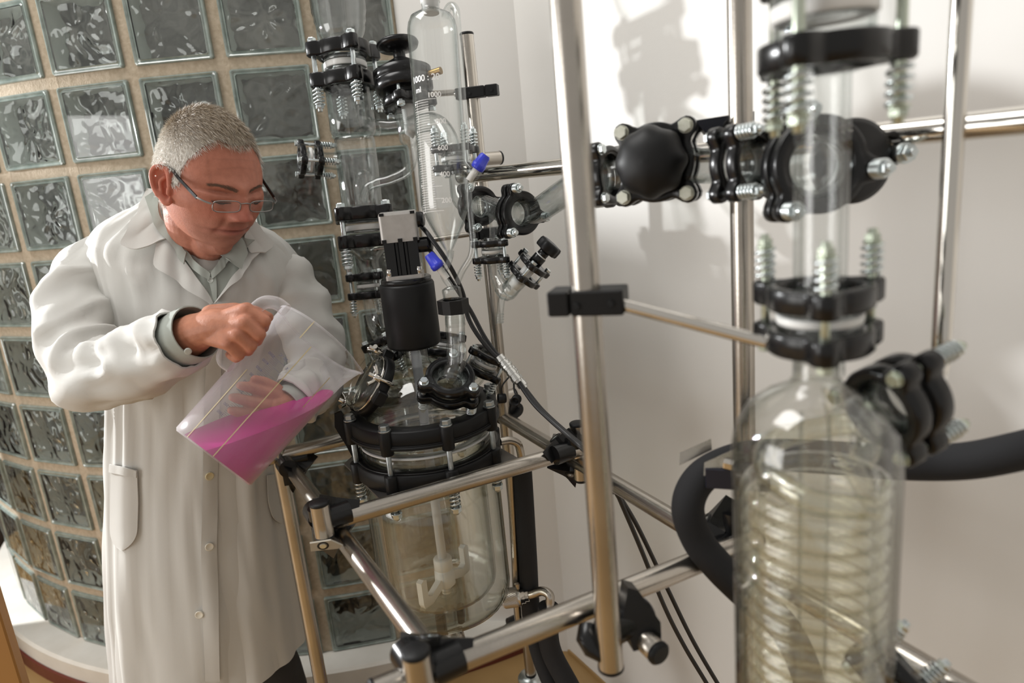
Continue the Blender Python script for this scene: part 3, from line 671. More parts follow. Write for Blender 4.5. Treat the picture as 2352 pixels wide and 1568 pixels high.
for k in range(3):
    t = .4+2*math.pi*k/3; q = MB(); q.cyl(.0035, .010, .045, 10); q.hexa(.007, .004, .012); obj('bolt', q, ZINC, nv, T(.046*math.cos(t), .046*math.sin(t), 0))
q = MB(); q.tube([(.050, -.02, .058), (.072, -.03, .058)], .0065, 12); obj('brass_fitting', q, mat('brass', (.42, .27, .10), .35, 1.0), nv)
# ---------------------------------------------------------------- graduated dropping funnel
f0 = A(991, 40, 1.14); f1 = A(1024, 480, 1.175); fax = (f0-f1).normalized(); FL = (f0-f1).length; MF = frame(f1, fax)
FR = .0418
FN = empty('dropping_funnel', T(*f1), 'tall clear graduated dropping funnel with white markings and two blue taps', 'funnel'); FI = T(*(-f1))
q = MB(); zt_ = FL+.012
glathe(q, [(.0045, -.085), (.0052, -.072), (.009, -.066), (.030, -.026), (FR-.003, -.004), (FR, .006), (FR, FL-.020), (FR-.0025, FL-.008), (.035, FL+.001), (.024, FL+.007), (.0165, FL+.011), (.0145, FL+.016), (.0155, FL+.026)], .002, 56, MF)
obj('glass_cylinder', q, GLASS, FN, FI)
q = MB(); q.lathe([(.0125, FL+.006), (.0135, FL+.006), (.0140, FL+.022), (.0165, FL+.024), (.0168, FL+.075), (.0, FL+.075)], 30, MF); obj('white_stopper', q, PTFE, FN, FI)
# graduation: short and long white ticks, and numbers
def on_cyl(ang, z, r=FR+.0003): return MF @ Vector((r*math.cos(ang), r*math.sin(ang), z))
vdir = MF.inverted().to_3x3() @ (Vector((0, 0, CAMZ))-f1); a_c = math.atan2(vdir.y, vdir.x)
# the tick whose image row is known fixes the scale: 1000 at row 235, 200 at row 470
za = FL*(480-243)/(480-52); zb_ = FL*(480-474)/(480-52)
rdir = MF.inverted().to_3x3() @ rt0; sgn = 1 if math.cos(a_c)*rdir.y-math.sin(a_c)*rdir.x > 0 else -1
q = MB(); n = 46
for i in range(n):
    z = zb_-.010+(za-zb_+.010)*i/(n-1); lng = (i % 5 == 0)
    th0 = a_c - sgn*1.12; th1 = th0 + sgn*(1.05 if lng else .74)
    q.grid([[on_cyl(th0+(th1-th0)*k/6, z+dz) for k in range(7)] for dz in (-.00032, .00032)], False)
for i in range(0, n, 11):
    z = zb_-.010+(za-zb_+.010)*i/(n-1); q.grid([[on_cyl(a_c-sgn*(1.12-.03*k), z+dz) for k in range(3)] for dz in (-.002, .002)], False)
q.grid([[on_cyl(a_c-sgn*(.95)+sgn*.015*k, zb_-.012+(za-zb_+.012)*t) for k in range(2)] for t in (0, 1)], False)
obj('graduation', q, WHITEG, FN, FI)
def text_mesh(body, size, ext=0.0):
    c = bpy.data.curves.new('t', 'FONT'); c.body = body; c.size = size; c.align_x = 'CENTER'; c.align_y = 'CENTER'; c.extrude = ext; c.offset = size*.014
    o = bpy.data.objects.new('t', c); COL.objects.link(o); dg = bpy.context.evaluated_depsgraph_get()
    me = bpy.data.meshes.new_from_object(o.evaluated_get(dg)); bpy.data.objects.remove(o); bpy.data.curves.remove(c)
    v = [tuple(p.co) for p in me.vertices]; f = [tuple(p.vertices) for p in me.polygons]; bpy.data.meshes.remove(me); return v, f
def wrap_text(body, size, ang, z, name='lettering', par=None, m=WHITEG):
    v, f = text_mesh(body, size); q = MB()
    q.add([on_cyl(ang+sgn*x/FR, z+y, FR+.0005) for x, y, _ in v], f, False)
    return obj(name, q, m, FN if par is None else par, FI)
wrap_text('1000 : 20', .0140, a_c-sgn*.48, za+.034); wrap_text('ml', .0125, a_c-sgn*.80, za+.017); wrap_text('1000', .0115, a_c-sgn*.12, za+.006)
for k, t in enumerate(('800', '600', '400', '200')): wrap_text(t, 0.0115, a_c+sgn*.06, za-(za-zb_)*(k+1)/4.0+.006*(1))
# pressure arm
arm = smooth_path([A(1022, 40, 1.145), A(1027, 24, 1.145), A(1036, 13, 1.14), A(1046, 20, 1.135), A(1050, 45, 1.13), A(1057, 150, 1.13), A(1066, 280, 1.135), A(1071, 358, 1.14), A(1080, 378, 1.14), A(1096, 395, 1.14)], 5)
q = MB(); gtube(q, arm, .0062, .0016, 14); gtube(q, smooth_path([A(1106, 386, 1.14), A(1092, 405, 1.14), A(1080, 420, 1.145), A(1077, 450, 1.15), A(1083, 520, 1.16), A(1086, 560, 1.165), A(1081, 590, 1.17), A(1062, 622, 1.18), A(1049, 652, 1.185)], 5), .0055, .0014, 14)
obj('pressure_arm', q, GLASS, FN, FI)
q = MB(); gtube(q, smooth_path([A(1036, 575, 1.185), A(1034, 592, 1.185), A(1026, 612, 1.185), A(1017, 622, 1.185), A(1022, 640, 1.19), A(1033, 655, 1.19), A(1037, 668, 1.19)], 5), .0055, .0014, 14); obj('outlet_tube', q, GLASS, FN, FI)
def tap(a, b, lab):
    a, b = Vector(a), Vector(b); d = (b-a).normalized(); L = (b-a).length; M = frame(a, d)
    q = MB(); q.lathe([(.006, -.022), (.0062, .0), (.0075, .004)], 18, M); o = obj('white_plug', q, PTFE, FN, FI)
    rows = []
    for h, r in ((0, .0085), (.002, .0112), (.010, .0116), (.0105, .0106), (L*.9, .0088), (L, .0072)):
        rows.append([(r*(1+(.05 if k % 3 == 0 else 0))*math.cos(2*math.pi*k/36), r*(1+(.05 if k % 3 == 0 else 0))*math.sin(2*math.pi*k/36), h) for k in range(36)])
    q = MB(); q.grid(rows, True, True, True, True, 0, M); obj('blue_tap', q, BLUE, FN, FI)
tap(A(1094, 389, 1.14), A(1116, 356, 1.135), ''); tap(A(1009, 616, 1.185), A(984, 583, 1.18), '')
# ground joint with black clip, then the bent adapter into the lid
j0, j1 = A(1041, 655, 1.19), A(1047, 745, 1.205)
q = MB(); gtube(q, smooth_path([A(1035, 658, 1.19), A(1037, 668, 1.19), A(1041, 690, 1.195), A(1045, 728, 1.2)], 4), [.007, .012, .0155, .0165]+[.0165]*9, .002, 24); obj('ground_joint', q, GLASS, FN, FI)
FROST = thin_glass('frosted_glass', (.93, .94, .93), rough=.25)
q = MB(); q.tube([A(1044, 722, 1.2), A(1047, 748, 1.205)], [.0172, .0168], 24, False); obj('frosted_sleeve', q, FROST, FN, FI)
ad = smooth_path([A(1045, 728, 1.2), A(1046, 760, 1.205), A(1047, 790, 1.21), A(1049, 815, 1.212), A(1047, 838, 1.215), A(1040, 855, 1.218), A(1033, 872, 1.222)], 6)
q = MB(); gtube(q, ad, [.0175]*4+[.0170]*3+[.0162]*6+[.0175]*12+[.0185]*6+[.0195]*6, .0026, 28); q.tube(smooth_path([A(1047, 775, 1.208), A(1048, 800, 1.21), A(1047, 835, 1.214)], 5), .0072, 14, False)
gthing('bent_adapter', q, 'clear bent glass adapter between graduated funnel and front lid coupling', 'glassware')
q = MB(); cc = A(1040, 703, 1.195)
out = [(-.024, -.012), (-.010, -.020), (.006, -.0215), (.025, -.013), (.025, .014), (.006, .0215), (-.010, .020), (-.0235, .014)]
inn = [(.0175*math.cos(a), .0175*math.sin(a)) for a in [math.radians(215+45*k) for k in range(8)]]
Mc = frame(cc, Z, Vector((.9, -.4, 0)))
q.grid([[(x, y, -.012) for x, y in inn], [(x, y, -.012) for x, y in out], [(x, y, .012) for x, y in out], [(x, y, .012) for x, y in inn], [(x, y, -.012) for x, y in inn]], True, smooth=False, M=Mc)
tag(obj('joint_clip', q, BLKM), 'black plastic clip around the glass joint below the graduated funnel', 'clip')
# ---------------------------------------------------------------- cables with plugs
c1 = smooth_path([A(972, 558, 1.25), A(1000, 590, 1.23), A(1040, 650, 1.25), A(1080, 712, 1.27), A(1112, 772, 1.27), A(1145, 820, 1.26)], 7)
c2 = smooth_path([A(968, 520, 1.25), A(985, 540, 1.22), A(1030, 605, 1.22), A(1062, 670, 1.24), A(1075, 728, 1.25), A(1098, 770, 1.25), A(1132, 812, 1.25), A(1150, 826, 1.25)], 7)
for c, l in ((c1, 'upper black motor cable running to the rear silver plug'), (c2, 'lower black motor cable running to the front silver plug')):
    q = MB(); q.tube(c, .0042, 10); tag(obj('motor_cable', q, CABLE), l, 'cable')
def plug(a, b, name, lab):
    a, b = Vector(a), Vector(b); d = (b-a).normalized(); L = (b-a).length; q = MB(); pr = []
    for h, r in ((0, .006), (0, .0085), (.10, .0085), (.105, .0095), (.17, .0095), (.175, .0075), (.24, .0075), (.245, .010), (.33, .010), (.335, .0088), (.36, .0088), (.365, .0105), (.42, .0108), (.425, .0095), (.5, .0095), (.505, .0085), (.58, .0085), (.585, .0098), (.70, .0098), (.705, .0085), (.78, .0085), (.785, .0098), (.92, .0098), (.925, .0075), (1, .0070)): pr.append((r, h*L))
    q.lathe(pr, 12, frame(a, d), smooth=False); return tag(obj(name, q, mat('nickel_plug', (.62, .62, .60), .3, 1.0)), lab, 'plug')
plug(A(1146, 818, 1.245), A(1192, 878, 1.235), 'cable_plug', 'front silver cable plug beside the rear post')
plug(A(1160, 830, 1.262), A(1206, 892, 1.25), 'cable_plug', 'rear silver cable plug half behind its twin')
q = MB(); q.tube(smooth_path([A(1192, 878, 1.236), A(1225, 925, 1.22), A(1262, 962, 1.20), A(1305, 1000, 1.17), A(1338, 1030, 1.14), A(1370, 1065, 1.15), A(1410, 1130, 1.2)], 8), .0046, 10)
tag(obj('power_cable', q, CABLE), 'thick black cable from the plugs over the steel rail behind the front post', 'cable')
q = MB(); q.tube(smooth_path([A(1206, 892, 1.25), A(1240, 935, 1.225), A(1270, 965, 1.21), A(1310, 1000, 1.19), A(1345, 1030, 1.16), A(1385, 1080, 1.17), A(1420, 1140, 1.2)], 8), .0040, 10)
tag(obj('power_cable', q, CABLE), 'thinner black cable lying along the thick one', 'cable')
for k, (pts, l) in enumerate((([A(1420, 1138, 1.2), A(1470, 1255, 1.25), A(1525, 1390, 1.3), A(1570, 1480, 1.33), A(1625, 1572, 1.35), A(1690, 1680, 1.38)], 'left black cable hanging against the white wall'),
                 ([A(1416, 1128, 1.2), A(1465, 1210, 1.25), A(1530, 1345, 1.3), A(1590, 1468, 1.33), A(1650, 1572, 1.35), A(1715, 1680, 1.38)], 'right black cable hanging against the white wall'))):
    q = MB(); q.tube(smooth_path(pts, 8), .0042, 10); tag(obj('wall_cable', q, CABLE), l, 'cable')
for (a, m1, b, l) in ((A(1172, 862, 1.24), A(1154, 885, 1.24), A(1153, 905, 1.245), 'small black dust cap on a thin strap by the front plug'), (A(1180, 872, 1.245), A(1181, 895, 1.24), A(1185, 908, 1.235), 'round black dust cap hanging under the rear plug')):
    cp_ = empty('dust_cap', T(*b), l, 'cap'); q = MB(); q.tube(smooth_path([a, m1, b], 6), .0016, 8); obj('strap', q, CABLE, cp_, T(*(-b)))
    q = MB(); q.lathe([(.0, -.006), (.0085, -.006), (.009, -.004), (.009, .008), (.007, .0085), (.006, -.002), (0, -.002)], 20, frame((0, 0, -.008), (-.3, -.9, -.1) if 'round' in l else (-1, -.25, .1))); obj('cap', q, BLKM, cp_)
# ---------------------------------------------------------------- post clamps and small rods near the rear post
def block_clamp(p, d, sx, sy, sz, label, gap_at=None):
    M = frame(p, Z, d); e = empty('post_clamp', M, label, 'clamp')
    if gap_at is None: gap_at = .15
    x0, x1 = -sx/2, sx/2; g = x0+(x1-x0)*gap_at
    q = MB(); q.box((x0+g-.001)/2, 0, 0, g-.001-x0, sy, sz, None, .0015); obj('jaw', q, BLKM, e)
    q = MB(); q.box((g+.001+x1)/2, 0, 0, x1-g-.001, sy, sz, None, .0015); o = obj('jaw', q, BLKM, e)
    q = MB(); q.cyl(.0035, -.001, .002, 12, frame((x1-.012, -sy/2, 0), (0, -1, 0))); q.cyl(.0035, -.001, .002, 12, frame((x0+.030, -sy/2, -.002), (0, -1, 0))); obj('screw', q, BLK, e)
    q = MB(); q.tube([(x0-.004, 0, 0), (x0, 0, 0)], .004, 12); obj('screw', q, STEELP, e)
    return e
block_clamp(Vector((q4.x+.010, q4.y-.010, zat((q4.x, q4.y), 214))), Vector((.97, -.2, 0)), .088, .024, .022, 'black clamp block on the rear post level with the needle valve', .70)
q = MB(); q.tube([A(1046, 212, 1.41), A(985, 216, 1.40)], .0062, 14); tag(obj('support_rod', q, STEEL), 'short steel rod holding the needle valve to the rear post', 'rod')
block_clamp(Vector((q4.x-.004, q4.y-.012, zat((q4.x, q4.y), 535))), Vector((.97, -.2, 0)), .062, .026, .024, 'black clamp block on the rear post beside the funnel tip', .35)
q = MB(); q.tube([A(1082, 537, 1.46), A(860, 572, 1.47)], .0058, 14); tag(obj('support_rod', q, STEEL), 'thin steel rod passing behind the funnel cone', 'rod')
# coupling and bend behind the funnel
coupling(frame(A(1048, 366, 1.33), (A(1045, 330, 1.33)-A(1052, 410, 1.34)), (1, 0, 0)), .037, .036, 'black coupling seen through the graduated funnel', th=.013, nb=4, ph=.55, spr=.028, side=1)
q = MB(); gtube(q, smooth_path([A(945, 288, 1.40), A(985, 281, 1.38), A(1010, 290, 1.36), A(1027, 316, 1.34), A(1035, 342, 1.33)], 5), .020, .002, 22)
gthing('valve_bend', q, 'clear glass bend behind the funnel cylinder', 'glassware')
q = MB(); gtube(q, smooth_path([A(1050, 386, 1.335), A(1053, 420, 1.33), A(1058, 455, 1.31), A(1075, 472, 1.29), A(1092, 474, 1.26)], 5), .0175, .002, 22)
gthing('down_bend', q, 'clear glass bend dropping to the horizontal pipe line behind the funnel', 'glassware')
# ---------------------------------------------------------------- horizontal pipe line towards the camera
VL = (A(1870, 378, .715)-A(1192, 492, 1.20)); VL.z *= .6; VL.normalize()
m1, m2, m3, m4 = A(1098, 474, 1.25), A(1190, 490, 1.185), A(1384, 405, .985), A(1710, 376, .80)
coupling(frame(m1, VL, Z), .036, .016, 'black coupling where the glass line starts right of the funnel', th=.012, nb=3, ph=.6, spr=.008, side=1, lobe=.26, Ri=.0205)
coupling(frame(m2, VL, Z), .038, .018, 'black coupling at the foot of the rising glass bend', th=.013, nb=3, ph=.25, spr=.012, side=1, lobe=.26, Ri=.0222)
q = MB(); gtube(q, [m1+VL*.004, m1+VL*.03, m2-VL*.03, m2-VL*.006], .0185, .0022, 24); gtube(q, smooth_path([A(1132, 488, 1.215), A(1135, 520, 1.215), A(1135, 560, 1.212)], 4), .0085, .0016, 16)
gthing('drain_tee', q, 'short clear glass tee between the two dark couplings right of the funnel', 'glassware')
q = MB(); gtube(q, smooth_path([m2+VL*.008, A(1210, 488, 1.165), A(1238, 481, 1.135), A(1268, 462, 1.09), A(1300, 440, 1.05), A(1345, 416, 1.01), m3], 6), .0210, .0024, 26)
gthing('rising_bend', q, 'clear bent glass pipe passing behind the front post', 'glassware')
coupling(frame(A(1133, 576, 1.21), Z, (1, 0, 0)), .027, .029, 'small black coupling hanging under the glass tee', th=.011, nb=3, ph=math.radians(190), spr=.022, lobe=.30)
# sampling valve under it
q = MB(); gtube(q, smooth_path([A(1134, 592, 1.21), A(1137, 625, 1.205), A(1150, 655, 1.195), A(1165, 672, 1.19), A(1180, 655, 1.185)], 5), [.010]*6+[.010, .010, .011, .012, .013]+[.015]*14, .0016, 18)
gtube(q, smooth_path([A(1198, 636, 1.178), A(1172, 663, 1.185), A(1161, 672, 1.19), A(1152, 690, 1.19), A(1149, 712, 1.19), A(1147, 742, 1.19)], 5), [.0155]*5+[.0155, .0155, .015, .012, .009]+[.0065]*16, .0014, 18)
for k in range(4): q.lathe([(.0065, -.001), (.0078, 0), (.0065, .001)], 14, frame(A(1148, 722+6*k, 1.19), Z))
gthing('sampling_tube', q, 'clear angled glass sampling tube with a hose tail', 'glassware')
va = (A(1252, 574, 1.165)-A(1180, 655, 1.185)).normalized()
sv = empty('sampling_valve', frame(A(1212, 622, 1.176), va, (1, 0, 0)), 'black sampling valve with star knob on the slanted glass tube', 'valve')
rg = lobed(.016, .0275, .030, .008, 3, -.005, .005, .3)
rme = rg.mesh('clamp_ring', BLK); link('clamp_ring', rme, sv, T(0, 0, -.012)); link('clamp_ring', rme, sv, T(0, 0, .014))
q = MB(); q.cyl(.022, .008, .019, 30); q.cyl(.0115, .019, .034, 24); q.cyl(.0095, .036, .045, 24); obj('bonnet', q, BLK, sv)
q = MB(); q.cyl(.0105, .034, .036, 24); obj('white_washer', q, PTFE, sv)
def star_knob(R, n, h0, h1, N=72, amp=.07):
    def row(r, h): return [((r*(1+amp*math.cos(n*2*math.pi*k/N)))*math.cos(2*math.pi*k/N), (r*(1+amp*math.cos(n*2*math.pi*k/N)))*math.sin(2*math.pi*k/N), h) for k in range(N)]
    m_ = MB(); hh_ = h1-h0
    m_.grid([row(R*.5, h0), row(R*.95, h0+hh_*.06), row(R, h0+hh_*.2), row(R, h0+hh_*.75), row(R*.93, h0+hh_*.95), row(R*.6, h1)], True, True, True); return m_
obj('star_knob', star_knob(.0205, 6, .045, .064), BLKM, sv)
q = MB(); q.cyl(.0105, -.038, .006, 22); q.lathe([(.0118, -.030), (.0118, -.022), (.0105, -.022)], 22); obj('white_plunger', q, PTFE, sv)
for k in range(3):
    t = .3+2.094*k; q = MB(); q.cyl(.0028, -.017, .022, 10); q.hexa(.0055, .019, .024); obj('bolt', q, ZINC, sv, T(.030*math.cos(t), .030*math.sin(t), 0))
# ---- near part of the line: handwheel valve, coupling, end coupling
coupling(frame(m3+VL*.0, (VL*.9+Vector((.1, .3, 0))).normalized(), Z), .041, .022, 'black coupling mostly hidden behind the front post', th=.016, nb=4, ph=.7, spr=.016, side=-1, lobe=.26)
wc = A(1499, 373, .875); wax = (Vector((0, 0, CAMZ))-wc).normalized()+Vector((-.30, 0, .06)); wax.normalize()
hv = empty('handwheel_valve', frame(wc, wax, Z), 'big black scalloped handwheel valve between the two steel posts', 'valve')
obj('clamp_ring', lobed(.030, .0505, .0585, .0125, 4, -.022, -.008, math.radians(45)), BLK, hv); obj('clamp_ring', lobed(.030, .050, .0575, .012, 4, -.052, -.038, math.radians(45)), BLK, hv)
def hw():
    N = 96; m_ = MB()
    def row(r, h, a): return [((r*(1+a*math.cos(8*2*math.pi*k/N)))*math.cos(2*math.pi*k/N), (r*(1+a*math.cos(8*2*math.pi*k/N)))*math.sin(2*math.pi*k/N), h) for k in range(N)]
    m_.grid([row(.038, -.006, .0), row(.0425, -.003, .03), row(.0445, .004, .04), row(.0445, .012, .036), row(.0425, .020, .026), row(.0375, .028, .014), row(.030, .034, .006), row(.020, .0385, .002), row(.009, .0408, 0), row(.0008, .0413, 0)], True, True, True); return m_
obj('handwheel', hw(), BLKM, hv)
GBOLT = mat('pale_zinc', (.66, .66, .58), .42, .85, col2=(.58, .59, .50), noise_scale=200)
for k in range(4):
    t = math.radians(45+90*k); q = MB(); q.cyl(.0095, -.008, -.005, 18); q.hexa(.0088, -.005, .003); q.cyl(.004, -.07, -.008, 12); obj('bolt', q, GBOLT, hv, T(.0585*math.cos(t), .0585*math.sin(t), 0))
q = MB(); q.cyl(.022, -.05, -.008, 30); obj('white_seat', q, PTFE, hv)
wb = wc-wax*.075
q = MB(); gtube(q, [m3+VL*.012, m3+VL*.03, wb, A(1600, 380, .86), m4-VL*.03, m4-VL*.004], [.021, .020, .022, .022, .0205, .023], .0024, 28); gtube(q, [wb, wc-wax*.04], .026, .0024, 28)
gthing('valve_pipe', q, 'clear glass valve body joining the big handwheel to the next coupling', 'glassware')
coupling(frame(m4, VL, Z), .0405, .024, 'black coupling in front of the middle steel post', th=.015, nb=4, ph=.75, spr=.022, side=1, lobe=.26)
m5 = A(1868, 380, .715); ax5 = (VL*.8+Vector((-.35, -.35, .0))).normalized()
coupling(frame(m5, ax5, Z), .050, .022, 'black end coupling with glass disc seen through the clear standpipe', th=.016, nb=3, ph=.35, spr=.016, side=1, lobe=.24, Ri=.034)
q = MB(); gtube(q, [m4+VL*.006, m4+VL*.03, m5-VL*.035, m5-ax5*.01], .020, .0024, 26); q.lathe([(.0, .003), (.030, .003), (.032, .0), (.030, -.003)], 36, frame(m5+ax5*.012, ax5)); q.ring(.013, .017, .003, .006, 32, frame(m5+ax5*.012, ax5))
gthing('end_piece', q, 'clear glass end piece between the two nearest line couplings', 'glassware')
q = MB(); q.lathe([(.0, .0), (.044, 0), (.046, .004), (.046, .012), (.040, .014), (0, .014)], 44, frame(A(1945, 372, .76), ax5, Z)); q.box(.052, 0, .006, .024, .022, .014, frame(A(1945, 372, .76), ax5, (.95, .2, .05)), .003)
o = tag(obj('blind_flange', q, BLK), 'black blind flange with a single bolt right of the clear standpipe', 'flange')
q = MB(); q.cyl(.0115, .012, .020, 20); q.hexa(.0095, .020, .028); q.cyl(.0045, .028, .034, 12)
bb = frame(A(1945, 372, .76), ax5, (.95, .2, .05)); obj('bolt', q, ZINC, o, bb @ T(.056, 0, 0))
# triangular black bracket on the middle post
brc = A(1655, 305, .88)
q = MB(); q.prism([(-.034, .018), (.040, .022), (.040, -.020), (-.004, -.020)], -.010, .010, frame(brc, (-.1, -1, 0), (1, 0, 0)))
o = tag(obj('corner_bracket', q, mat('blue_black_anodised', (.012, .014, .026), .35)), 'blue black triangular bracket on the middle steel post', 'bracket')
e = MB(); e.ring(.0075, .0125, .009, .0115, 24, frame(brc+Vector((.012, -.001, .004)), (-.1, -1, 0))); obj('screw_well', e, BLKM, o)
e = MB(); e.hexa(.0075, .008, .016, frame(brc+Vector((.012, -.001, .004)), (-.1, -1, 0))); obj('screw', e, ZINC, o)
# ---------------------------------------------------------------- coil condenser in the foreground
kx = A(1868, 1250, .615); ks = zat((kx.x, kx.y), 905); kz = lambda py: zat((kx.x, kx.y), py)
KD = empty('coil_condenser', T(kx.x, kx.y, 0), 'large clear coil condenser standing blurred in the foreground', 'condenser')
KR = .0690; kt = kz(872); kb = .62
q = MB(); glathe(q, [(.018, kt+.020), (.018, kt+.004), (.022, kt-.003), (.040, kt-.012), (.056, kt-.024), (.065, kt-.040), (KR, kt-.058), (KR, kb)], .0028, 64)
obj('glass_jacket', q, GLASSK, KD)
KG = thin_glass('coil_glass', (.990, .987, .95), boost=2.2, edge=(.95, .935, .83))
ktop = kz(1098); pit = .0182
turns = int((ktop-kb)/pit)
def helix(r, ph, z0, n, h): return [(r*math.cos(ph+2*math.pi*k/22), r*math.sin(ph+2*math.pi*k/22), z0-h*k/22) for k in range(int(n*22)+1)]
q = MB(); q.tube([(.0, -.03, kt+.004), (.006, -.036, kt-.05), (.020, -.044, ktop+.012)]+helix(.0545, -1.1, ktop, turns, pit), .0084, 16); obj('coil', q, KG, KD)
q = MB(); gtube(q, [(0, 0, kt-.03), (0, 0, kb)], .013, .0016, 20); obj('centre_tube', q, GLASSK, KD)
q = MB(); gtube(q, smooth_path([(.035, -.01, kt-.075), (.045, -.005, kt-.06), (.052, .02, kt-.055), (.03, .04, kt-.06), (-.02, .04, kt-.07), (-.04, 0, kt-.08), (-.02, -.04, kt-.09), (.03, -.045, kt-.1)], 6), .011, .0016, 16); obj('return_bend', q, KG, KD)
# couplings above it and the clear standpipe
kc = Vector((kx.x+.006, kx.y+.008, 0))
cmid = Vector((kc.x, kc.y, zat((kc.x, kc.y), 728)))
coupling(frame(cmid, Z, (1, 0, 0)), .0425, .037, 'black spring coupling on top of the coil condenser', th=.020, nb=3, ph=math.radians(250), spr=.030, side=1, Ri=.032, zinc=GREENB, lobe=.25)
ctop = Vector((kc.x, kc.y, zat((kc.x, kc.y), 25)))
coupling(frame(ctop, Z, (1, 0, 0)), .0480, .062, 'black spring coupling at the top edge above the standpipe', th=.022, nb=3, ph=math.radians(228), spr=.034, side=-1, Ri=.034, zinc=GREENB, lobe=.25)
q = MB(); gtube(q, [(kc.x, kc.y, cmid.z-.05), (kc.x, kc.y, ctop.z-.02)], .0205, .0045, 32)
gthing('standpipe', q, 'clear thick walled glass standpipe between the two foreground couplings', 'glassware')
# side outlet coupling with steel pipe
cs = A(2058, 922, .60); axs = (A(2110, 895, .609)-A(2000, 952, .592)).normalized(); axs.normalize()
coupling(frame(cs, axs, Z), .0385, .026, 'black coupling on the right shoulder of the coil condenser', th=.019, nb=3, ph=.55, spr=.024, side=1, lobe=.26, zinc=GREENB)
q = MB(); gtube(q, [cs-axs*.008, cs-axs*.03, Vector((kx.x+.03, kx.y, kt-.05))], [.022, .021, .024], .0024, 26); gthing('side_outlet', q, 'clear glass side outlet on the shoulder of the coil condenser', 'glassware')
t0 = A(2160, 830, .66); tz = Vector((t0.x, t0.y, 2.2)); t1 = cs+axs*.045
q = MB(); q.tube([Vector((t0.x, t0.y, 2.0)), Vector((t0.x, t0.y, 1.7)), Vector((t0.x, t0.y, t0.z+.05))]+smooth_path([Vector((t0.x, t0.y, t0.z+.03)), t0, A(2152, 866, .655), t1.lerp(A(2140, 880, .65), .6), t1-axs*.02], 7), .0088, 20)
tag(obj('steel_downpipe', q, STEELP), 'bent steel pipe coming down on the right into the condenser side coupling', 'pipe')
# clamp block and rod on the front post
bp = A(1360, 688, .690)
block_clamp(Vector((p1.x+.002, p1.y, zat((p1.x, p1.y), 690))), Vector((.94, -.34, 0)), .076, .036, .025, 'black clamp block halfway up the front post', .30)
q = MB(); q.tube([A(1392, 690, .675), A(1668, 762, .625), A(1762, 786, .605)], [.0062, .0062, .0058], 18); tag(obj('support_rod', q, STEELP), 'bright steel rod from the front post to the condenser coupling', 'rod')
# lower right clamp
coupling(frame(A(2040, 1545, .67), (A(2085, 1520, .66)-A(2030, 1562, .665)), Z), .036, .022, 'black spring clamp at the bottom edge right of the condenser', th=.016, nb=2, ph=.2, spr=.020, side=1, lobe=.30)
# ---------------------------------------------------------------- black insulated hoses
q = MB(); q.tube(smooth_path([A(2480, 1000, .70), A(2352, 1033, .72), A(2220, 1058, .75), A(2080, 1062, .79), A(1930, 1052, .83), A(1790, 1045, .855), A(1690, 1055, .86), A(1612, 1095, .86), A(1580, 1160, .86), A(1600, 1235, .87), A(1650, 1300, .87), A(1720, 1368, .87), A(1800, 1440, .89), A(1850, 1540, .92), A(1870, 1640, .97)], 9), .0205, 24)
tag(obj('insulated_hose', q, RUB), 'thick black foam covered hose looping behind the condenser', 'hose')
q = MB(); q.tube(smooth_path([A(1198, 1062, 1.405), A(1204, 1150, 1.43), A(1212, 1280, 1.47), A(1220, 1400, 1.51), A(1240, 1500, 1.53), A(1280, 1600, 1.52)], 6), .0205, 20)
tag(obj('insulated_hose', q, RUB), 'straight black foam covered hose beside the glass vessel', 'hose')
q = MB(); pth = smooth_path([A(1260, 1392, 1.45), A(1258, 1440, 1.465), A(1268, 1500, 1.48), A(1310, 1580, 1.48), A(1360, 1680, 1.48)], 6); q.tube(pth, .0225, 20)
o = tag(obj('insulated_hose', q, RUB), 'black foam covered hose hanging from the bent pipe at the vessel foot', 'hose')
# hose bracket at the loop
hb_ = empty('hose_bracket', T(*A(1640, 1075, .85)), 'steel strap and black block holding the looped hose', 'bracket'); HI = T(*(-A(1640, 1075, .85)))
for px, py, d_ in ((1597, 1045, .875), (1655, 1068, .832)):
    q = MB(); q.prism([(-.021, -.012), (.021, .006), (.021, .020), (-.019, .004)], -.001, .001, frame(A(px, py, d_), (-.2, -.95, .2), (1, 0, 0))); obj('steel_strap', q, STEEL, hb_, HI)
q = MB(); q.hexa(.007, 0, .012, frame(A(1663, 1064, .828), (.8, -.5, -.1))); obj('bolt', q, STEELP, hb_, HI)
q = MB(); q.box(0, 0, 0, .075, .028, .026, frame(A(1695, 1092, .835), Z, (.93, -.36, 0)), .001); obj('block', q, mat('blue_black_anodised'), hb_, HI)
# wooden panel at the lower left edge
WOOD = mat('orange_wood', (.27, .125, .03), .5, col2=(.32, .155, .04), noise_scale=7, stretch=(1, 1, .15))
wp = A(24, 1490, 1.40); q = MB(); q.box(-.20, .012, .62, .40, .024, 1.24, None, .003)
tag(obj('wood_panel', q, WOOD, None, T(wp.x, wp.y, 0)), 'orange wooden panel at the lower left edge', 'panel')
# ---------------------------------------------------------------- the person
PB = A(450, 1130, 1.53); PM = T(PB.x, PB.y, 0); PI_ = PM.inverted()
man = empty('person', PM, 'grey haired person in a white lab coat and glasses, pouring from a jug', 'person')
COAT = mat('white_cotton', (.57, .56, .53), .85, sheen=.15, bump=.12, bump_scale=900, spec=.25)
SHIRT = mat('grey_green_shirt', (.36, .385, .35), .8, sheen=.1, spec=.25)
TROU = mat('charcoal_trousers', (.030, .029, .030), .85, bump=.2, bump_scale=600)
def child(name, mb, m, par=man): return obj(name, mb, m, par, PI_ if par is man else None)
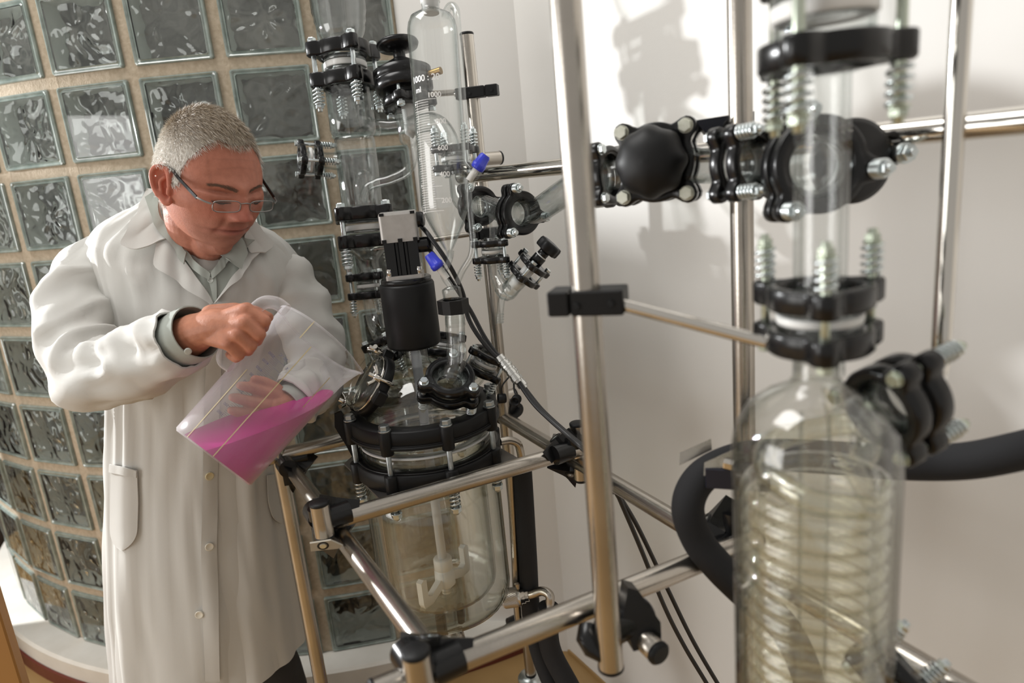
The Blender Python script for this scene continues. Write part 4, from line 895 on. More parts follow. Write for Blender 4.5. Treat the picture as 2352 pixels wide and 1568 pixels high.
# torso of the coat: left and right outline points per level, depth, half thickness
ROWS = [(286, 1522, 694, 1466, 1.64, .175), (277, 1400, 678, 1352, 1.60, .165), (272, 1290, 660, 1250, 1.565, .155), (268, 1120, 640, 1090, 1.52, .142), (270, 960, 638, 935, 1.475, .132), (274, 850, 638, 835, 1.445, .130),
        (258, 720, 672, 715, 1.42, .134), (236, 620, 690, 650, 1.40, .128), (222, 565, 684, 607, 1.385, .112), (246, 520, 660, 570, 1.375, .092), (300, 484, 622, 541, 1.365, .078), (346, 460, 590, 523, 1.355, .068), (372, 450, 574, 512, 1.350, .058)]
YAW = math.radians(9)
def coat_rows(nr=100, nc=132, shrink=0.0):
    L = [A(a, b, d) for a, b, c_, e, d, h in ROWS]; R = [A(c_, e, d) for a, b, c_, e, d, h in ROWS]; H = [Vector((h, 0, 0)) for *_, h in ROWS]
    k = 12; L, R, H = smooth_path(L, k), smooth_path(R, k), smooth_path(H, k); out = []
    n = len(L)
    for i in range(n):
        cen = (L[i]+R[i])/2; ax = (R[i]-L[i])/2; a = ax.length-shrink; ax.normalize()
        fwd = Vector((ax.y, -ax.x, 0)).normalized(); b = H[i].x-shrink; t = i/(n-1); row = []
        low = max(0, 1-t/.45)                        # skirts of the coat hang in folds
        for j in range(nc):
            th = 2*math.pi*j/nc
            c_, s_ = math.cos(th), math.sin(th)
            e = 2/2.5
            x = math.copysign(abs(c_)**e, c_); y = math.copysign(abs(s_)**e, s_)
            fold = .0048*low*(math.sin(9*th+1.5*t*3+.6)+.7*math.sin(15*th+2.1+t*2)+.6*math.sin(5*th)+.25*math.sin(21*th+1)) * (1 if y > -9 else 1)
            nz = noise.noise(Vector((x*3.2, y*3.2, t*5.0)))*.007 + noise.noise(Vector((x*7+t*6, y*7, t*11)))*.0042
            rg_ = 1-abs(noise.noise(Vector((x*5.5+9, y*3, t*3.2+x*2.0)))); nz += .007*max(0, rg_-.72)/.28*(1-.6*low)
            if shrink: fold = nz = 0
            p = cen + ax*(x*a) + fwd*(y*b) + (ax*x+fwd*y).normalized()*(fold+nz)
            row.append(p)
        out.append(row)
    return out
CR = coat_rows()
q = MB(); q.grid(CR, True); q.grid(coat_rows(shrink=.004), True)
_vp = [(372, 440), (398, 520), (446, 594), (487, 626), (514, 592), (562, 545), (575, 500)]
def in_poly(x, y, P):
    c = False
    for i in range(len(P)):
        (a, b), (c_, d) = P[i], P[i-1]
        if (b > y) != (d > y) and x < (c_-a)*(y-b)/(d-b)+a: c = not c
    return c
_cf = set(); _n = len(CR[0])
for i in range(100, len(CR)):
    for j in range(_n):
        X_, Y_, D_ = P2(CR[i][j])
        if in_poly(X_, Y_, _vp) and D_ < P2(sum(CR[i], Vector())/_n)[2]: _cf.add(i*_n+j)
_m = len(CR)*_n
keep = [k for k, f in enumerate(q.f) if not all((v % _m) in _cf for v in f)]
q.f = [q.f[k] for k in keep]; q.sm = [q.sm[k] for k in keep]; q.mi = [q.mi[k] for k in keep]
coat = child('lab_coat', q, COAT)
CP = np.array([[tuple(p) for p in r] for r in CR]); CPX = np.zeros(CP.shape)
for i in range(CP.shape[0]):
    for j in range(CP.shape[1]): CPX[i, j] = P2(CP[i, j])
camp = np.array([0, 0, CAMZ])
CN = np.cross(np.roll(CP, -1, 1)-np.roll(CP, 1, 1), np.gradient(CP, axis=0)); CN /= np.linalg.norm(CN, axis=2, keepdims=True)+1e-9
cen_ = CP.mean(1, keepdims=True); fl = np.sign((CN*(CP-cen_)).sum(2, keepdims=True)); CN *= fl
front = (CN*(camp-CP)).sum(2) > 0
def on_coat(px, py, off=.004):
    d = (CPX[:, :, 0]-px)**2+(CPX[:, :, 1]-py)**2; d = np.where(front, d, 1e9)
    idx = np.argsort(d, axis=None)[:5]; w_ = 0; P = np.zeros(3); N = np.zeros(3)
    for k in idx:
        i, j = divmod(int(k), CP.shape[1]); q_ = 1/(d[i, j]+3.0); P += CP[i, j]*q_; N += CN[i, j]*q_; w_ += q_
    P /= w_; N /= np.linalg.norm(N); Pv = Vector(P); dd = P2(Pv)[2]
    # keep the wanted place sideways, take the depth from the cloth
    if abs(P2(Pv)[0]-px)+abs(P2(Pv)[1]-py) < 60: Pv = A(px, py, dd)
    return Pv+Vector(N)*off, Vector(N)
def resample(pl, n):
    pl = [Vector((a, b, 0)) for a, b in pl]; L = [0]
    for a, b in zip(pl, pl[1:]): L.append(L[-1]+(b-a).length)
    out = []
    for k in range(n):
        s_ = L[-1]*k/(n-1); i = max(j for j in range(len(L)-1) if L[j] <= s_+1e-9); t = (s_-L[i])/max(L[i+1]-L[i], 1e-9); out.append(pl[i].lerp(pl[i+1], t))
    return out
def patch(name, pa, pb, m, off=.005, thick=.0025, n=26, k=9, par=man, lift=0.0, mat_par=None):
    a, b = resample(pa, n), resample(pb, n); up_, dn = [], []
    for i in range(k+1):
        u_, d_ = [], []
        for j in range(n):
            p = a[j].lerp(b[j], i/k); P, N = on_coat(p.x, p.y, off+lift*(i/k)); u_.append(P+N*thick); d_.append(P)
        up_.append(u_); dn.append(d_)
    # ease out the jitter of the surface search
    for _ in range(3):
        for G in (up_, dn):
            H = [[p.copy() for p in r] for r in G]
            for i in range(k+1):
                for j in range(n):
                    if 0 < i < k and 0 < j < n-1: G[i][j] = (H[i][j]*2+H[i-1][j]+H[i+1][j]+H[i][j-1]+H[i][j+1])/6
                    elif 0 < j < n-1: G[i][j] = (H[i][j]*2+H[i][j-1]+H[i][j+1])/4
                    elif 0 < i < k: G[i][j] = (H[i][j]*2+H[i-1][j]+H[i+1][j])/4
    q = MB(); q.grid(up_, False); q.grid(dn, False)
    rim_u = up_[0]+[r[-1] for r in up_[1:]]+up_[-1][::-1][1:]+[r[0] for r in up_[::-1]][1:-1]
    rim_d = dn[0]+[r[-1] for r in dn[1:]]+dn[-1][::-1][1:]+[r[0] for r in dn[::-1]][1:-1]
    q.grid([rim_u, rim_d], True)
    return child(name, q, m, par)
# shirt front in the V, then the shirt collar, the lapels and the coat collar
patch('shirt', [(398, 545), (421, 575), (448, 600), (486, 632)], [(396, 560), (420, 606), (455, 652), (498, 694)], SHIRT, .004, .002, 26, 8)
patch('shirt', [(488, 632), (512, 597), (545, 568), (566, 556)], [(499, 694), (522, 655), (548, 622), (574, 578)], SHIRT, .004, .002, 26, 8)
patch('shirt_placket', [(474, 622), (486, 655), (497, 692)], [(498, 622), (502, 652), (503, 690)], SHIRT, .008, .002, 14, 4)
def button(px, py, r, m, off, thr=True):
    P, N = on_coat(px, py, off); M = frame(P, N); q = MB()
    q.lathe([(r*.9, -.001), (r, .0005), (r, .0018), (r*.86, .0026), (r*.72, .0018), (0, .0016)], 24, M)
    o = child('button', q, m); e = MB()
    for x, y in ((-.2, -.2), (.2, -.2), (-.2, .2), (.2, .2)): e.cyl(r*.09, .0014, .0021, 8, M @ T(x*r, y*r, 0))
    obj('thread', e, mat('grey_thread', (.16, .16, .17), .8), o, PI_); return o
BTN = mat('cream_button', (.74, .70, .60), .35); BTN2 = mat('yellowed_button', (.62, .53, .33), .35); BTN3 = mat('grey_button', (.50, .52, .48), .35)
button(488, 643, .0055, BTN3, .0095)
patch('shirt_collar', [(373, 455), (386, 510), (421, 563), (439, 588)], [(354, 472), (371, 530), (410, 574), (437, 614)], SHIRT, .018, .003, 26, 6, lift=.004)
patch('shirt_collar', [(419, 562), (448, 594), (487, 628)], [(424, 584), (446, 616), (486, 643)], SHIRT, .010, .003, 22, 4, lift=.001)
patch('shirt_collar', [(488, 628), (508, 600), (530, 578)], [(494, 642), (514, 622), (534, 600)], SHIRT, .010, .003, 22, 4, lift=.001)
patch('shirt_collar', [(511, 594), (535, 571), (558, 550)], [(532, 602), (552, 624), (577, 566)], SHIRT, .017, .003, 26, 6, lift=.004)
lap = patch('lapel', [(372, 478), (392, 540), (430, 600), (497, 692)], [(352, 520), (372, 560), (362, 612), (420, 652), (494, 696)], COAT, .009, .003, 30, 10, lift=.005)
lap = patch('lapel', [(570, 566), (558, 605), (535, 640), (500, 692)], [(604, 570), (592, 592), (566, 622), (535, 655), (503, 694)], COAT, .009, .003, 30, 10, lift=.005)
patch('coat_collar', [(376, 454), (380, 490), (392, 530), (402, 548)], [(352, 454), (320, 512), (290, 574), (330, 584), (372, 566)], COAT, .014, .0035, 30, 10, lift=.004)
patch('coat_collar', [(559, 538), (566, 562), (577, 584)], [(575, 520), (618, 570), (606, 592), (584, 588)], COAT, .014, .0035, 26, 8, lift=.002)
# placket, buttons, pockets
patch('front_placket', [(488, 700), (470, 900), (467, 1090), (464, 1260), (468, 1400), (472, 1560)], [(515, 700), (505, 900), (499, 1090), (497, 1260), (500, 1400), (505, 1560)], COAT, .003, .003, 60, 4)
button(479, 1090, .0085, BTN2, .0062); button(480, 1252, .0085, BTN, .0062); button(460, 1407, .0085, BTN, .0062)
patch('pocket', [(262, 1070), (259, 1150), (258, 1225), (268, 1252), (283, 1262)], [(318, 1078), (321, 1150), (318, 1226), (303, 1250), (287, 1262)], COAT, .0035, .0022, 26, 8)
patch('pocket_band', [(260, 1064), (290, 1070), (318, 1078)], [(259, 1082), (288, 1088), (318, 1094)], COAT, .0055, .0025, 20, 3)
patch('pocket', [(610, 1090), (612, 1150), (622, 1190), (640, 1200)], [(645, 1085), (652, 1140), (655, 1185), (642, 1200)], COAT, .0035, .0022, 20, 6)
# sleeves
def sleeve(name, pts, rad, m, fold=.007, seed=0, wall=.003, n=40, k=12):
    P = smooth_path(pts, k); R = smooth_path([Vector((r, 0, 0)) for r in rad], k); Tn = []; N_ = len(P)
    for i in range(N_): Tn.append((P[min(i+1, N_-1)]-P[max(i-1, 0)]).normalized())
    x = Tn[0].orthogonal().normalized(); rows = []; inner = []
    for i in range(N_):
        x = (x-Tn[i]*x.dot(Tn[i])).normalized(); y = Tn[i].cross(x); s_ = i/(N_-1); r_, r2 = [], []
        for j in range(n):
            a = 2*math.pi*j/n
            f = noise.noise(Vector((math.cos(a)*1.3+seed, math.sin(a)*1.3, s_*9+seed)))*fold*1.2 + math.sin(s_*46+2.2*math.sin(a+seed)+seed*2)*fold*.42*(.35+.65*max(0, math.cos(a-2.0*s_)))
            rd = 1-abs(noise.noise(Vector((math.cos(a)*.9+seed, math.sin(a)*.9+s_*1.5, s_*7.0-seed))))*3.6; f += max(0, rd)*fold*.55; d = x*math.cos(a)+y*math.sin(a); r_.append(P[i]+d*(R[i].x+f)); r2.append(P[i]+d*(R[i].x+f-wall))
        rows.append(r_); inner.append(r2)
    q = MB(); q.grid(rows, True); q.grid(inner, True); q.grid([rows[-1], inner[-1]], True, smooth=False); q.grid([rows[0], inner[0]], True, smooth=False)
    return child(name, q, m)
RA = [A(282, 588, 1.41), A(226, 618, 1.38), A(190, 700, 1.34), A(182, 800, 1.285), A(212, 862, 1.235), A(285, 850, 1.195), A(355, 812, 1.155), A(428, 776, 1.115)]
sleeve('sleeve', RA, [.052, .064, .068, .068, .064, .060, .057, .052], COAT, .015, 1.3)
sleeve('shirt_cuff', [A(395, 793, 1.135), A(425, 776, 1.115), A(452, 762, 1.10)], [.045, .046, .0445], SHIRT, .001, 2, .002, 32, 5)
c_ = A(432, 806, 1.062); Mb = frame(c_, (Vector((0, 0, CAMZ))-c_)+Vector((-.2, 0, -.55)))
q = MB(); q.lathe([(.005, -.001), (.0055, .0005), (.0055, .0018), (.0045, .0024), (0, .0016)], 20, Mb); child('button', q, BTN3)
LA = [A(604, 612, 1.42), A(657, 650, 1.40), A(696, 715, 1.385), A(722, 800, 1.36), A(722, 870, 1.31), A(700, 905, 1.265), A(672, 928, 1.235)]
sleeve('sleeve', LA, [.045, .058, .056, .052, .050, .047, .043], COAT, .010, 4.1)
sleeve('shirt_cuff', [LA[5], LA[6], A(660, 936, 1.225)], [.040, .039, .037], SHIRT, .001, 3, .002, 32, 5)
# trousers and shoes
HIPc = A(470, 1250, 1.55)
Rf = Vector((-.86, 1.46, 0)); Lf = Vector((-.635, 1.45, 0))
for f, hx, sd in ((Rf, -.075, 1), (Lf, .05, 2)):
    hp = Vector((HIPc.x+hx, HIPc.y+.01, .84)); kn = hp.lerp(f, .5)+Vector((0, -.015, .02))
    sleeve('trouser_leg', [hp, hp.lerp(kn, .5), kn, kn.lerp(f+Vector((0, 0, .05)), .5), f+Vector((0, 0, .045))], [.084, .078, .070, .064, .060], TROU, .006, sd, .003, 32, 6)
    q = MB(); rows = []
    for i in range(12):
        t = i/11; yy = .075-.27*t; wd = .038*(1-abs(2*t-1)**3)**.5+.008; hh_ = .075 if t < .35 else .075-.045*((t-.35)/.65)
        rows.append([f+Vector((wd*math.cos(a)*1.0, yy, max(0, .001+hh_*.5+hh_*.5*math.sin(a)))) for a in [2*math.pi*k/18 for k in range(18)]])
    q.grid(rows, True, True, True); child('shoe', q, BLKM)
# ---- head and body as one surface
fdir = Vector((.735, -.585, -.36)).normalized(); zr = Vector((.10, .03, 1))
Yh = fdir; Zh = (zr-Yh*zr.dot(Yh)).normalized(); Xh = Yh.cross(Zh)
HC = A(481, 410, 1.238)
MH = Matrix((Xh, Yh, Zh)).transposed().to_4x4(); MH.translation = HC
HS = 1.045
MH = MH @ Matrix.Scale(HS, 4)
def g(d, s): return math.exp(-(d*d)/(2*s*s))
def head_point(th, ph):   # th around, ph from -90 (below) to 90
    cx_, sx_ = math.cos(th), math.sin(th); cp, sp = math.cos(ph), math.sin(ph)
    x, y, z = sx_*cp, cx_*cp, sp
    X, Y, Zz = x*.0765, y*.099, z*.116
    if Zz < 0:
        k = -Zz/.116
        X *= 1-.16*k**1.6
        if Y < 0: Y *= 1-.55*k**1.1
        # the jaw stays wide and the chin comes forward
        Y += .012*k*k; 
        sq = (abs(x)**2.6+abs(y)**2.6)**(1/2.6); 
        if sq > 1e-6: f = cp/sq if cp > .25 else 1; X *= 1+(f-1)*.5; Y *= 1+(f-1)*.5*(1 if Y > 0 else 0)
        if k > .72 and cp > 0: Zz = -.116*(.72+(k-.72)*1.0)
        bl = max(0, min(1, (k-.25)/.4)); r0 = .74+.26*cp
        X *= 1+.16*bl*(1-abs(2*k-1.5))*.5
    else:
        Y -= .006*z; X *= 1+.03*(1-z)
        if Y > 0: Y *= 1-.05*g(z-.35, .25)
    if Y > 0 and cp > .02:
        fw_ = max(0, min(1, (Y-.02)/.03)); d = 0; ax_ = abs(X)
        d += .0060*g(ax_-.026, .016)*g(Zz-.013, .007) + .003*g(X, .012)*g(Zz-.014, .009)          # brow
        d -= .0128*g(ax_-.032, .014)*g(Zz+.004, .010)                                              # sockets
        d += .0098*g(ax_-.032, .0125)*g(Zz+.006, .0075)                                             # lids over the eyeballs
        d -= .0030*g(ax_-.032, .012)*g(Zz-.0035, .0022)                                             # lid fold
        d -= .0035*g(ax_-.032, .014)*g(Zz+.012, .002)                                              # lash line
        if -.046 < Zz < .022:                                                                       # nose
            t = max(0, min(1, (.014-Zz)/.050)); hgt = .0045+.0212*t**1.1
            if Zz < -.036: hgt *= max(0, 1-((-.036-Zz)/.010)**1.5)
            if Zz > .014: hgt *= max(0, 1-(Zz-.014)/.008)
            d += hgt*g(X, .0068+.0040*t)
        d += .0105*g(ax_-.0155, .0052)*g(Zz+.0365, .0056)                                            # nostril wings
        d -= .003*g(ax_-.0235, .003)*g(Zz+.039, .006)
        d += .0068*g(X, .021)*g(Zz+.0575, .0062) + .0060*g(X, .018)*g(Zz+.0705, .0052)               # lips
        d -= .0058*g(X, .026)*g(Zz+.0640, .0020) + .003*g(ax_-.027, .005)*g(Zz+.0655, .006)          # mouth line, corners
        d -= .0045*g(X, .022)*g(Zz+.0805, .0050); d += .0115*g(X, .019)*g(Zz+.0985, .013)            # chin
        sl = ax_-(.020+.30*max(0, min(.045, -.036-Zz))); d -= .0026*g(sl, .0028)*g(Zz+.052, .014)    # fold beside the mouth
        d += .0055*g(ax_-.050, .016)*g(Zz+.020, .016)                                                # cheekbone
        d += .0030*g(ax_-.036, .012)*g(Zz+.050, .014)
        Y += d*(fw_ if abs(Zz) < .2 else 0)
    if abs(X) > .045: X += math.copysign(.0045*g(Zz+.022, .018)*g(Y-.045, .025)-.004*g(Zz-.030, .02)*g(Y-.06, .02), X)
    return Vector((X, Y, Zz))
hm = MB(); NT, NP = 260, 190; rows = []
for i in range(NP+1):
    ph = -math.pi/2+math.pi*i/NP; rows.append([head_point(2*math.pi*j/NT, ph*.9995) for j in range(NT)])
rows_head = rows; hm.grid(rows, True, True, True, True, 0, MH)
def cap(mb_, pts, rad, k=6, n=18):     # tapered limb with round ends
    P = smooth_path([Vector(p) for p in pts], k); R = [v.x for v in smooth_path([Vector((r, 0, 0)) for r in rad], k)]
    d0 = (P[0]-P[1]).normalized(); d1 = (P[-1]-P[-2]).normalized()
    a = [(P[0]+d0*R[0]*f, R[0]*math.sqrt(max(0, 1-f*f))+1e-4) for f in (.97, .8, .5)]; b = [(P[-1]+d1*R[-1]*f, R[-1]*math.sqrt(max(0, 1-f*f))+1e-4) for f in (.5, .8, .97)]
    mb_.tube([p for p, r in a]+P+[p for p, r in b], [r for p, r in a]+R+[r for p, r in b], n, True)
H = lambda x, y, z: MH @ Vector((x, y, z))
# ears: curled rim, bowl, lobe
for sx in (1, -1):
    E0 = Vector((sx*.0745, .012, -.012))
    def ear(u_, v_, o): return MH @ (E0+Vector((sx*(.004+.013*max(0, -v_)/.02+o), v_*.80-.16*u_-.002, u_*.90)))
    rim = [(.004, .016), (.022, .014), (.032, .000), (.030, -.014), (.016, -.021), (-.004, -.019), (-.018, -.012)]
    cap(hm, [ear(a, b, .004) for a, b in rim], [.0040, .0042, .0042, .0042, .0040, .0038, .0045], 5, 12)
    cap(hm, [ear(-.018, -.010, .002), ear(-.028, -.002, .001), ear(-.026, .006, 0)], [.0058, .0072, .0050], 5, 12)
    cap(hm, [ear(.016, -.002, .001), ear(.006, -.009, .002), ear(-.010, -.008, .002)], [.0036, .0036, .0036], 5, 10)
    cap(hm, [ear(-.002, .012, .003), ear(-.010, .010, .003)], [.0045, .0042], 4, 10)
    q = MB(); rr_ = []
    for i in range(7):
        t = i/6; rr_.append([ear(.031*t*math.cos(a)*1.0+.002, .017*t*math.sin(a)-.003, -.003+.005*t*t) for a in [2*math.pi*k/20 for k in range(20)]])
    bk = [[ear(.031*t*math.cos(a)+.002, .017*t*math.sin(a)-.003, -.010) for a in [2*math.pi*k/20 for k in range(20)]] for t in (1, .5, .02)]
    hm.grid(rr_+bk, True, True, True)
NB = A(478, 585, 1.362)      # neck foot
cap(hm, [H(0, -.030, -.045), H(0, -.022, -.085), NB+Vector((.004, -.012, .02)), NB+Vector((-.01, .01, -.05))], [.060, .057, .054, .048], 6, 32)
cap(hm, [H(0, .045, -.098), H(0, .02, -.105), NB+Vector((.012, -.018, .0))], [.026, .034, .036], 5, 24)
# trunk and legs under the clothes
CHc = (CP[86].mean(0)); Wc = CP[50].mean(0); Hc = CP[36].mean(0)
trunk = []
for i in range(30, 142, 7):
    c0 = Vector(CP[i].mean(0)); trunk.append([c0+(Vector(CP[i, j])-c0)*(.86 if i < 96 else .90) for j in range(0, CP.shape[1], 3)])
hm.grid(trunk, True, True, True)
for f, hx in ((Rf, -.075), (Lf, .05)):
    hp = Vector((HIPc.x+hx, HIPc.y+.01, .84)); kn = hp.lerp(f, .5)+Vector((0, -.015, .02)); cap(hm, [hp, kn, f+Vector((0, 0, .06))], [.080, .055, .042], 6, 20)
    cap(hm, [f+Vector((0, .03, .035)), f+Vector((0, -.14, .028))], [.030, .022], 4, 14)
# arms
W = A(452, 762, 1.098)
cap(hm, RA+[W], [.035, .042, .046, .046, .044, .041, .038, .034, .031], 6, 20)
LW = A(668, 930, 1.232); cap(hm, LA[:6]+[LW], [.040, .038, .036, .035, .034, .032, .029], 6, 20)
# right hand closed round the jug handle, back of the hand to the camera
def hand(wr, mcp, pip, dip, tip, thumb, th_r=(.0165, .0125, .0105), rm=.0105):
    for i in range(4):
        k = (1.0, 1.02, .97, .86)[i]
        cap(hm, [wr.lerp(mcp[i], .25), wr.lerp(mcp[i], .65), mcp[i]], [.017*k, .0150*k, .0125*k], 5, 14)
        cap(hm, [mcp[i], mcp[i].lerp(pip[i], .5), pip[i]], [.0122*k, .0108*k, .0106*k], 5, 14)
        cap(hm, [pip[i], pip[i].lerp(dip[i], .5), dip[i]], [.0104*k, .0096*k, .0092*k], 4, 14)
        cap(hm, [dip[i], dip[i].lerp(tip[i], .6), tip[i]], [.0092*k, .0084*k, .0070*k], 4, 14)
    for i in range(3): cap(hm, [wr.lerp(mcp[i], .3).lerp(wr.lerp(mcp[i+1], .3), .5), (mcp[i]+mcp[i+1])/2*.9+wr*.1], [.0155, .0118], 4, 14)
    cap(hm, [thumb[0], thumb[1]], [th_r[0], th_r[1]], 5, 14); cap(hm, [thumb[1], thumb[2]], [th_r[1], th_r[2]], 5, 14); cap(hm, [thumb[2], thumb[3]], [th_r[2], .0085], 5, 14)
mcp = [A(566, 712, 1.050), A(563, 741, 1.042), A(547, 768, 1.043), A(524, 789, 1.050)]
pip = [A(607, 737, 1.052), A(595, 767, 1.048), A(576, 793, 1.052), A(549, 815, 1.060)]
dip = [A(604, 752, 1.074), A(590, 782, 1.070), A(570, 805, 1.073), A(542, 822, 1.078)]
tip = [A(584, 748, 1.090), A(570, 776, 1.088), A(552, 797, 1.090), A(526, 814, 1.094)]
thumb = [A(486, 722, 1.098), A(538, 712, 1.100), A(585, 716, 1.098), A(616, 728, 1.092)]
hand(W, mcp, pip, dip, tip, thumb)
cap(hm, [A(543, 786, 1.056), A(562, 800, 1.064), A(566, 806, 1.070)], [.011, .010, .008], 4, 14)
cap(hm, [A(566, 764, 1.050), A(580, 778, 1.060)], [.010, .008], 4, 14)
cap(hm, [W, A(500, 748, 1.075), A(530, 746, 1.062)], [.030, .026, .020], 5, 18)
cap(hm, [A(480, 740, 1.09), A(530, 735, 1.082)], [.022, .018], 4, 16)
# left hand spread behind the jug
mcp2 = [A(622, 905, 1.205), A(614, 930, 1.200), A(610, 953, 1.198), A(608, 975, 1.198)]
pip2 = [A(588, 893, 1.195), A(574, 922, 1.186), A(570, 950, 1.184), A(576, 974, 1.188)]
dip2 = [A(568, 888, 1.187), A(552, 916, 1.176), A(548, 946, 1.175), A(558, 972, 1.180)]
tip2 = [A(552, 885, 1.180), A(534, 912, 1.168), A(531, 942, 1.167), A(544, 970, 1.172)]
thumb2 = [A(655, 918, 1.225), A(632, 893, 1.215), A(606, 878, 1.205), A(586, 872, 1.195)]
hand(LW, mcp2, pip2, dip2, tip2, thumb2)
cap(hm, [LW, A(640, 935, 1.215)], [.030, .024], 4, 16)
raw = hm.mesh('raw', COAT); tmp = bpy.data.objects.new('tmp', raw); COL.objects.link(tmp)
rm_ = tmp.modifiers.new('r', 'REMESH'); rm_.mode = 'VOXEL'; rm_.voxel_size = .0019; rm_.use_smooth_shade = True
sm_ = tmp.modifiers.new('s', 'SMOOTH'); sm_.factor = .5; sm_.iterations = 2
dg = bpy.context.evaluated_depsgraph_get(); bme = bpy.data.meshes.new_from_object(tmp.evaluated_get(dg)); bpy.data.objects.remove(tmp); bpy.data.meshes.remove(raw)
bme.name = 'body'; nv_ = len(bme.vertices); co = np.empty(nv_*3); bme.vertices.foreach_get('co', co); co = co.reshape(-1, 3)
MHi = np.array(MH.inverted()); lc = co @ MHi[:3, :3].T + MHi[:3, 3]
col = np.tile(np.array([.46, .185, .12]), (nv_, 1)); X, Y, Zl = lc.T; face = (np.abs(Zl) < .14) & (Y > .0) & (np.abs(X) < .09)
def blend(wt, c): 
    global col
    wt = np.clip(wt, 0, 1)[:, None]; col = col*(1-wt)+np.array(c)*wt
G = lambda d, s_: np.exp(-d*d/(2*s_*s_))
ishead = (np.abs(Zl) < .13) & (np.abs(X) < .11) & (np.abs(Y) < .14)
blend(ishead*.35*G(Zl-.05, .04)*(Y > .02), (.50, .20, .14))
blend(face*.75*G(X, .017)*G(Zl+.03, .014), (.52, .165, .125)); blend(face*.5*G(np.abs(X)-.045, .018)*G(Zl+.028, .018), (.52, .185, .13))
blend(face*.55*G(Zl+.080, .026)*G(np.abs(X), .055)*(Y > .03), (.37, .19, .145)); blend(face*.35*G(Zl+.05, .006)*G(X, .02), (.30, .17, .12))
blend(face*.8*G(X, .020)*(np.clip(1-np.abs(Zl+.064)/.011, 0, 1)**.5), (.42, .14, .11)); blend(face*.75*G(X, .024)*G(Zl+.064, .0016), (.16, .05, .04))
blend(face*.6*G(np.abs(X)-.032, .013)*G(Zl-.002, .006), (.46, .19, .13)); blend(face*.95*(np.clip(1-np.abs(np.abs(X)-.032)/.015, 0, 1)**.4)*G(Zl+.0125, .0016), (.06, .035, .03)); blend(face*.5*G(np.abs(X)-.032, .013)*G(Zl-.0035, .0012), (.25, .10, .075)); blend(face*.22*G(Zl-.040-.004*np.cos(X*60), .0009)*(np.abs(X) < .035), (.25, .10, .07)); blend(face*.20*G(Zl-.053-.003*np.cos(X*50), .0009)*(np.abs(X) < .04), (.25, .10, .07))  # lid fold and forehead wrinkles: crease shade painted as darker skin
blend(face*.30*G(np.abs(X)-.030, .012)*G(Zl+.018, .005), (.36, .15, .11))
blend(ishead*.65*(np.abs(X) > .076)*1.0, (.58, .20, .14)); 
hnd = (co[:, 2] < 1.30) & (co[:, 1] < 1.14); blend(hnd*.45, (.50, .235, .135))
for p in mcp+pip: blend(.35*np.exp(-((co-np.array(p))**2).sum(1)/(2*.009**2)), (.56, .22, .15))
ca = bme.color_attributes.new('skin_tint', 'FLOAT_COLOR', 'POINT'); ca.data.foreach_set('color', np.concatenate([col, np.ones((nv_, 1))], 1).ravel())
SKIN = mat('skin', (.46, .215, .135), .52, bump=.22, bump_scale=420, sub=.12, spec=.32)
nt = SKIN.node_tree; at_ = nt.nodes.new('ShaderNodeAttribute'); at_.attribute_name = 'skin_tint'; mxn = nt.nodes.new('ShaderNodeMix'); mxn.data_type = 'RGBA'; mxn.blend_type = 'MULTIPLY'; mxn.inputs[0].default_value = .5
nz_ = nt.nodes.new('ShaderNodeTexNoise'); nz_.inputs['Scale'].default_value = 90; nz_.inputs['Detail'].default_value = 6
rp = nt.nodes.new('ShaderNodeValToRGB'); rp.color_ramp.elements[0].color = (.78, .70, .68, 1); rp.color_ramp.elements[1].color = (1.12, 1.1, 1.1, 1); rp.color_ramp.elements[0].position = .3; rp.color_ramp.elements[1].position = .7
tcn = nt.nodes.new('ShaderNodeTexCoord'); nt.links.new(tcn.outputs['Object'], nz_.inputs['Vector']); nt.links.new(nz_.outputs['Fac'], rp.inputs[0])
nt.links.new(at_.outputs['Color'], mxn.inputs[6]); nt.links.new(rp.outputs[0], mxn.inputs[7]); nt.links.new(mxn.outputs[2], nt.nodes['Principled BSDF'].inputs['Base Color'])
bme.materials.clear(); bme.materials.append(SKIN)
link('body', bme, man, PI_)
# ---- hair: short strands over the scalp
bme.calc_loop_triangles() if hasattr(bme, 'calc_loop_triangles') else None
no = np.empty(nv_*3); bme.vertex_normals.foreach_get('vector', no) if hasattr(bme, 'vertex_normals') else bme.vertices.foreach_get('normal', no); no = no.reshape(-1, 3)
def hairline(X, Y):
    ax_ = np.abs(X)
    frontl = .071-.10*np.clip(ax_-.012, 0, .05)*0 + .012*G(ax_-.045, .013)
    z = np.where(Y > .058, frontl, 0)
    # temple to sideburn: the edge drops as it runs back to the ear
    tz = .071+.006*G(Y-.05, .012)-(.058-Y)*2.6
    z = np.where((Y <= .058) & (Y > .036), tz, z); z = np.where((Y <= .036) & (Y > .022), -.008, z)
    z = np.where((Y <= .022) & (Y > -.022), .016-0*Y, z); z = np.where(Y <= -.022, -.060, z); return z
sc_ = ishead & (Zl > hairline(X, Y)) & ((np.abs(X) < .0815) | (Zl > .018)) 
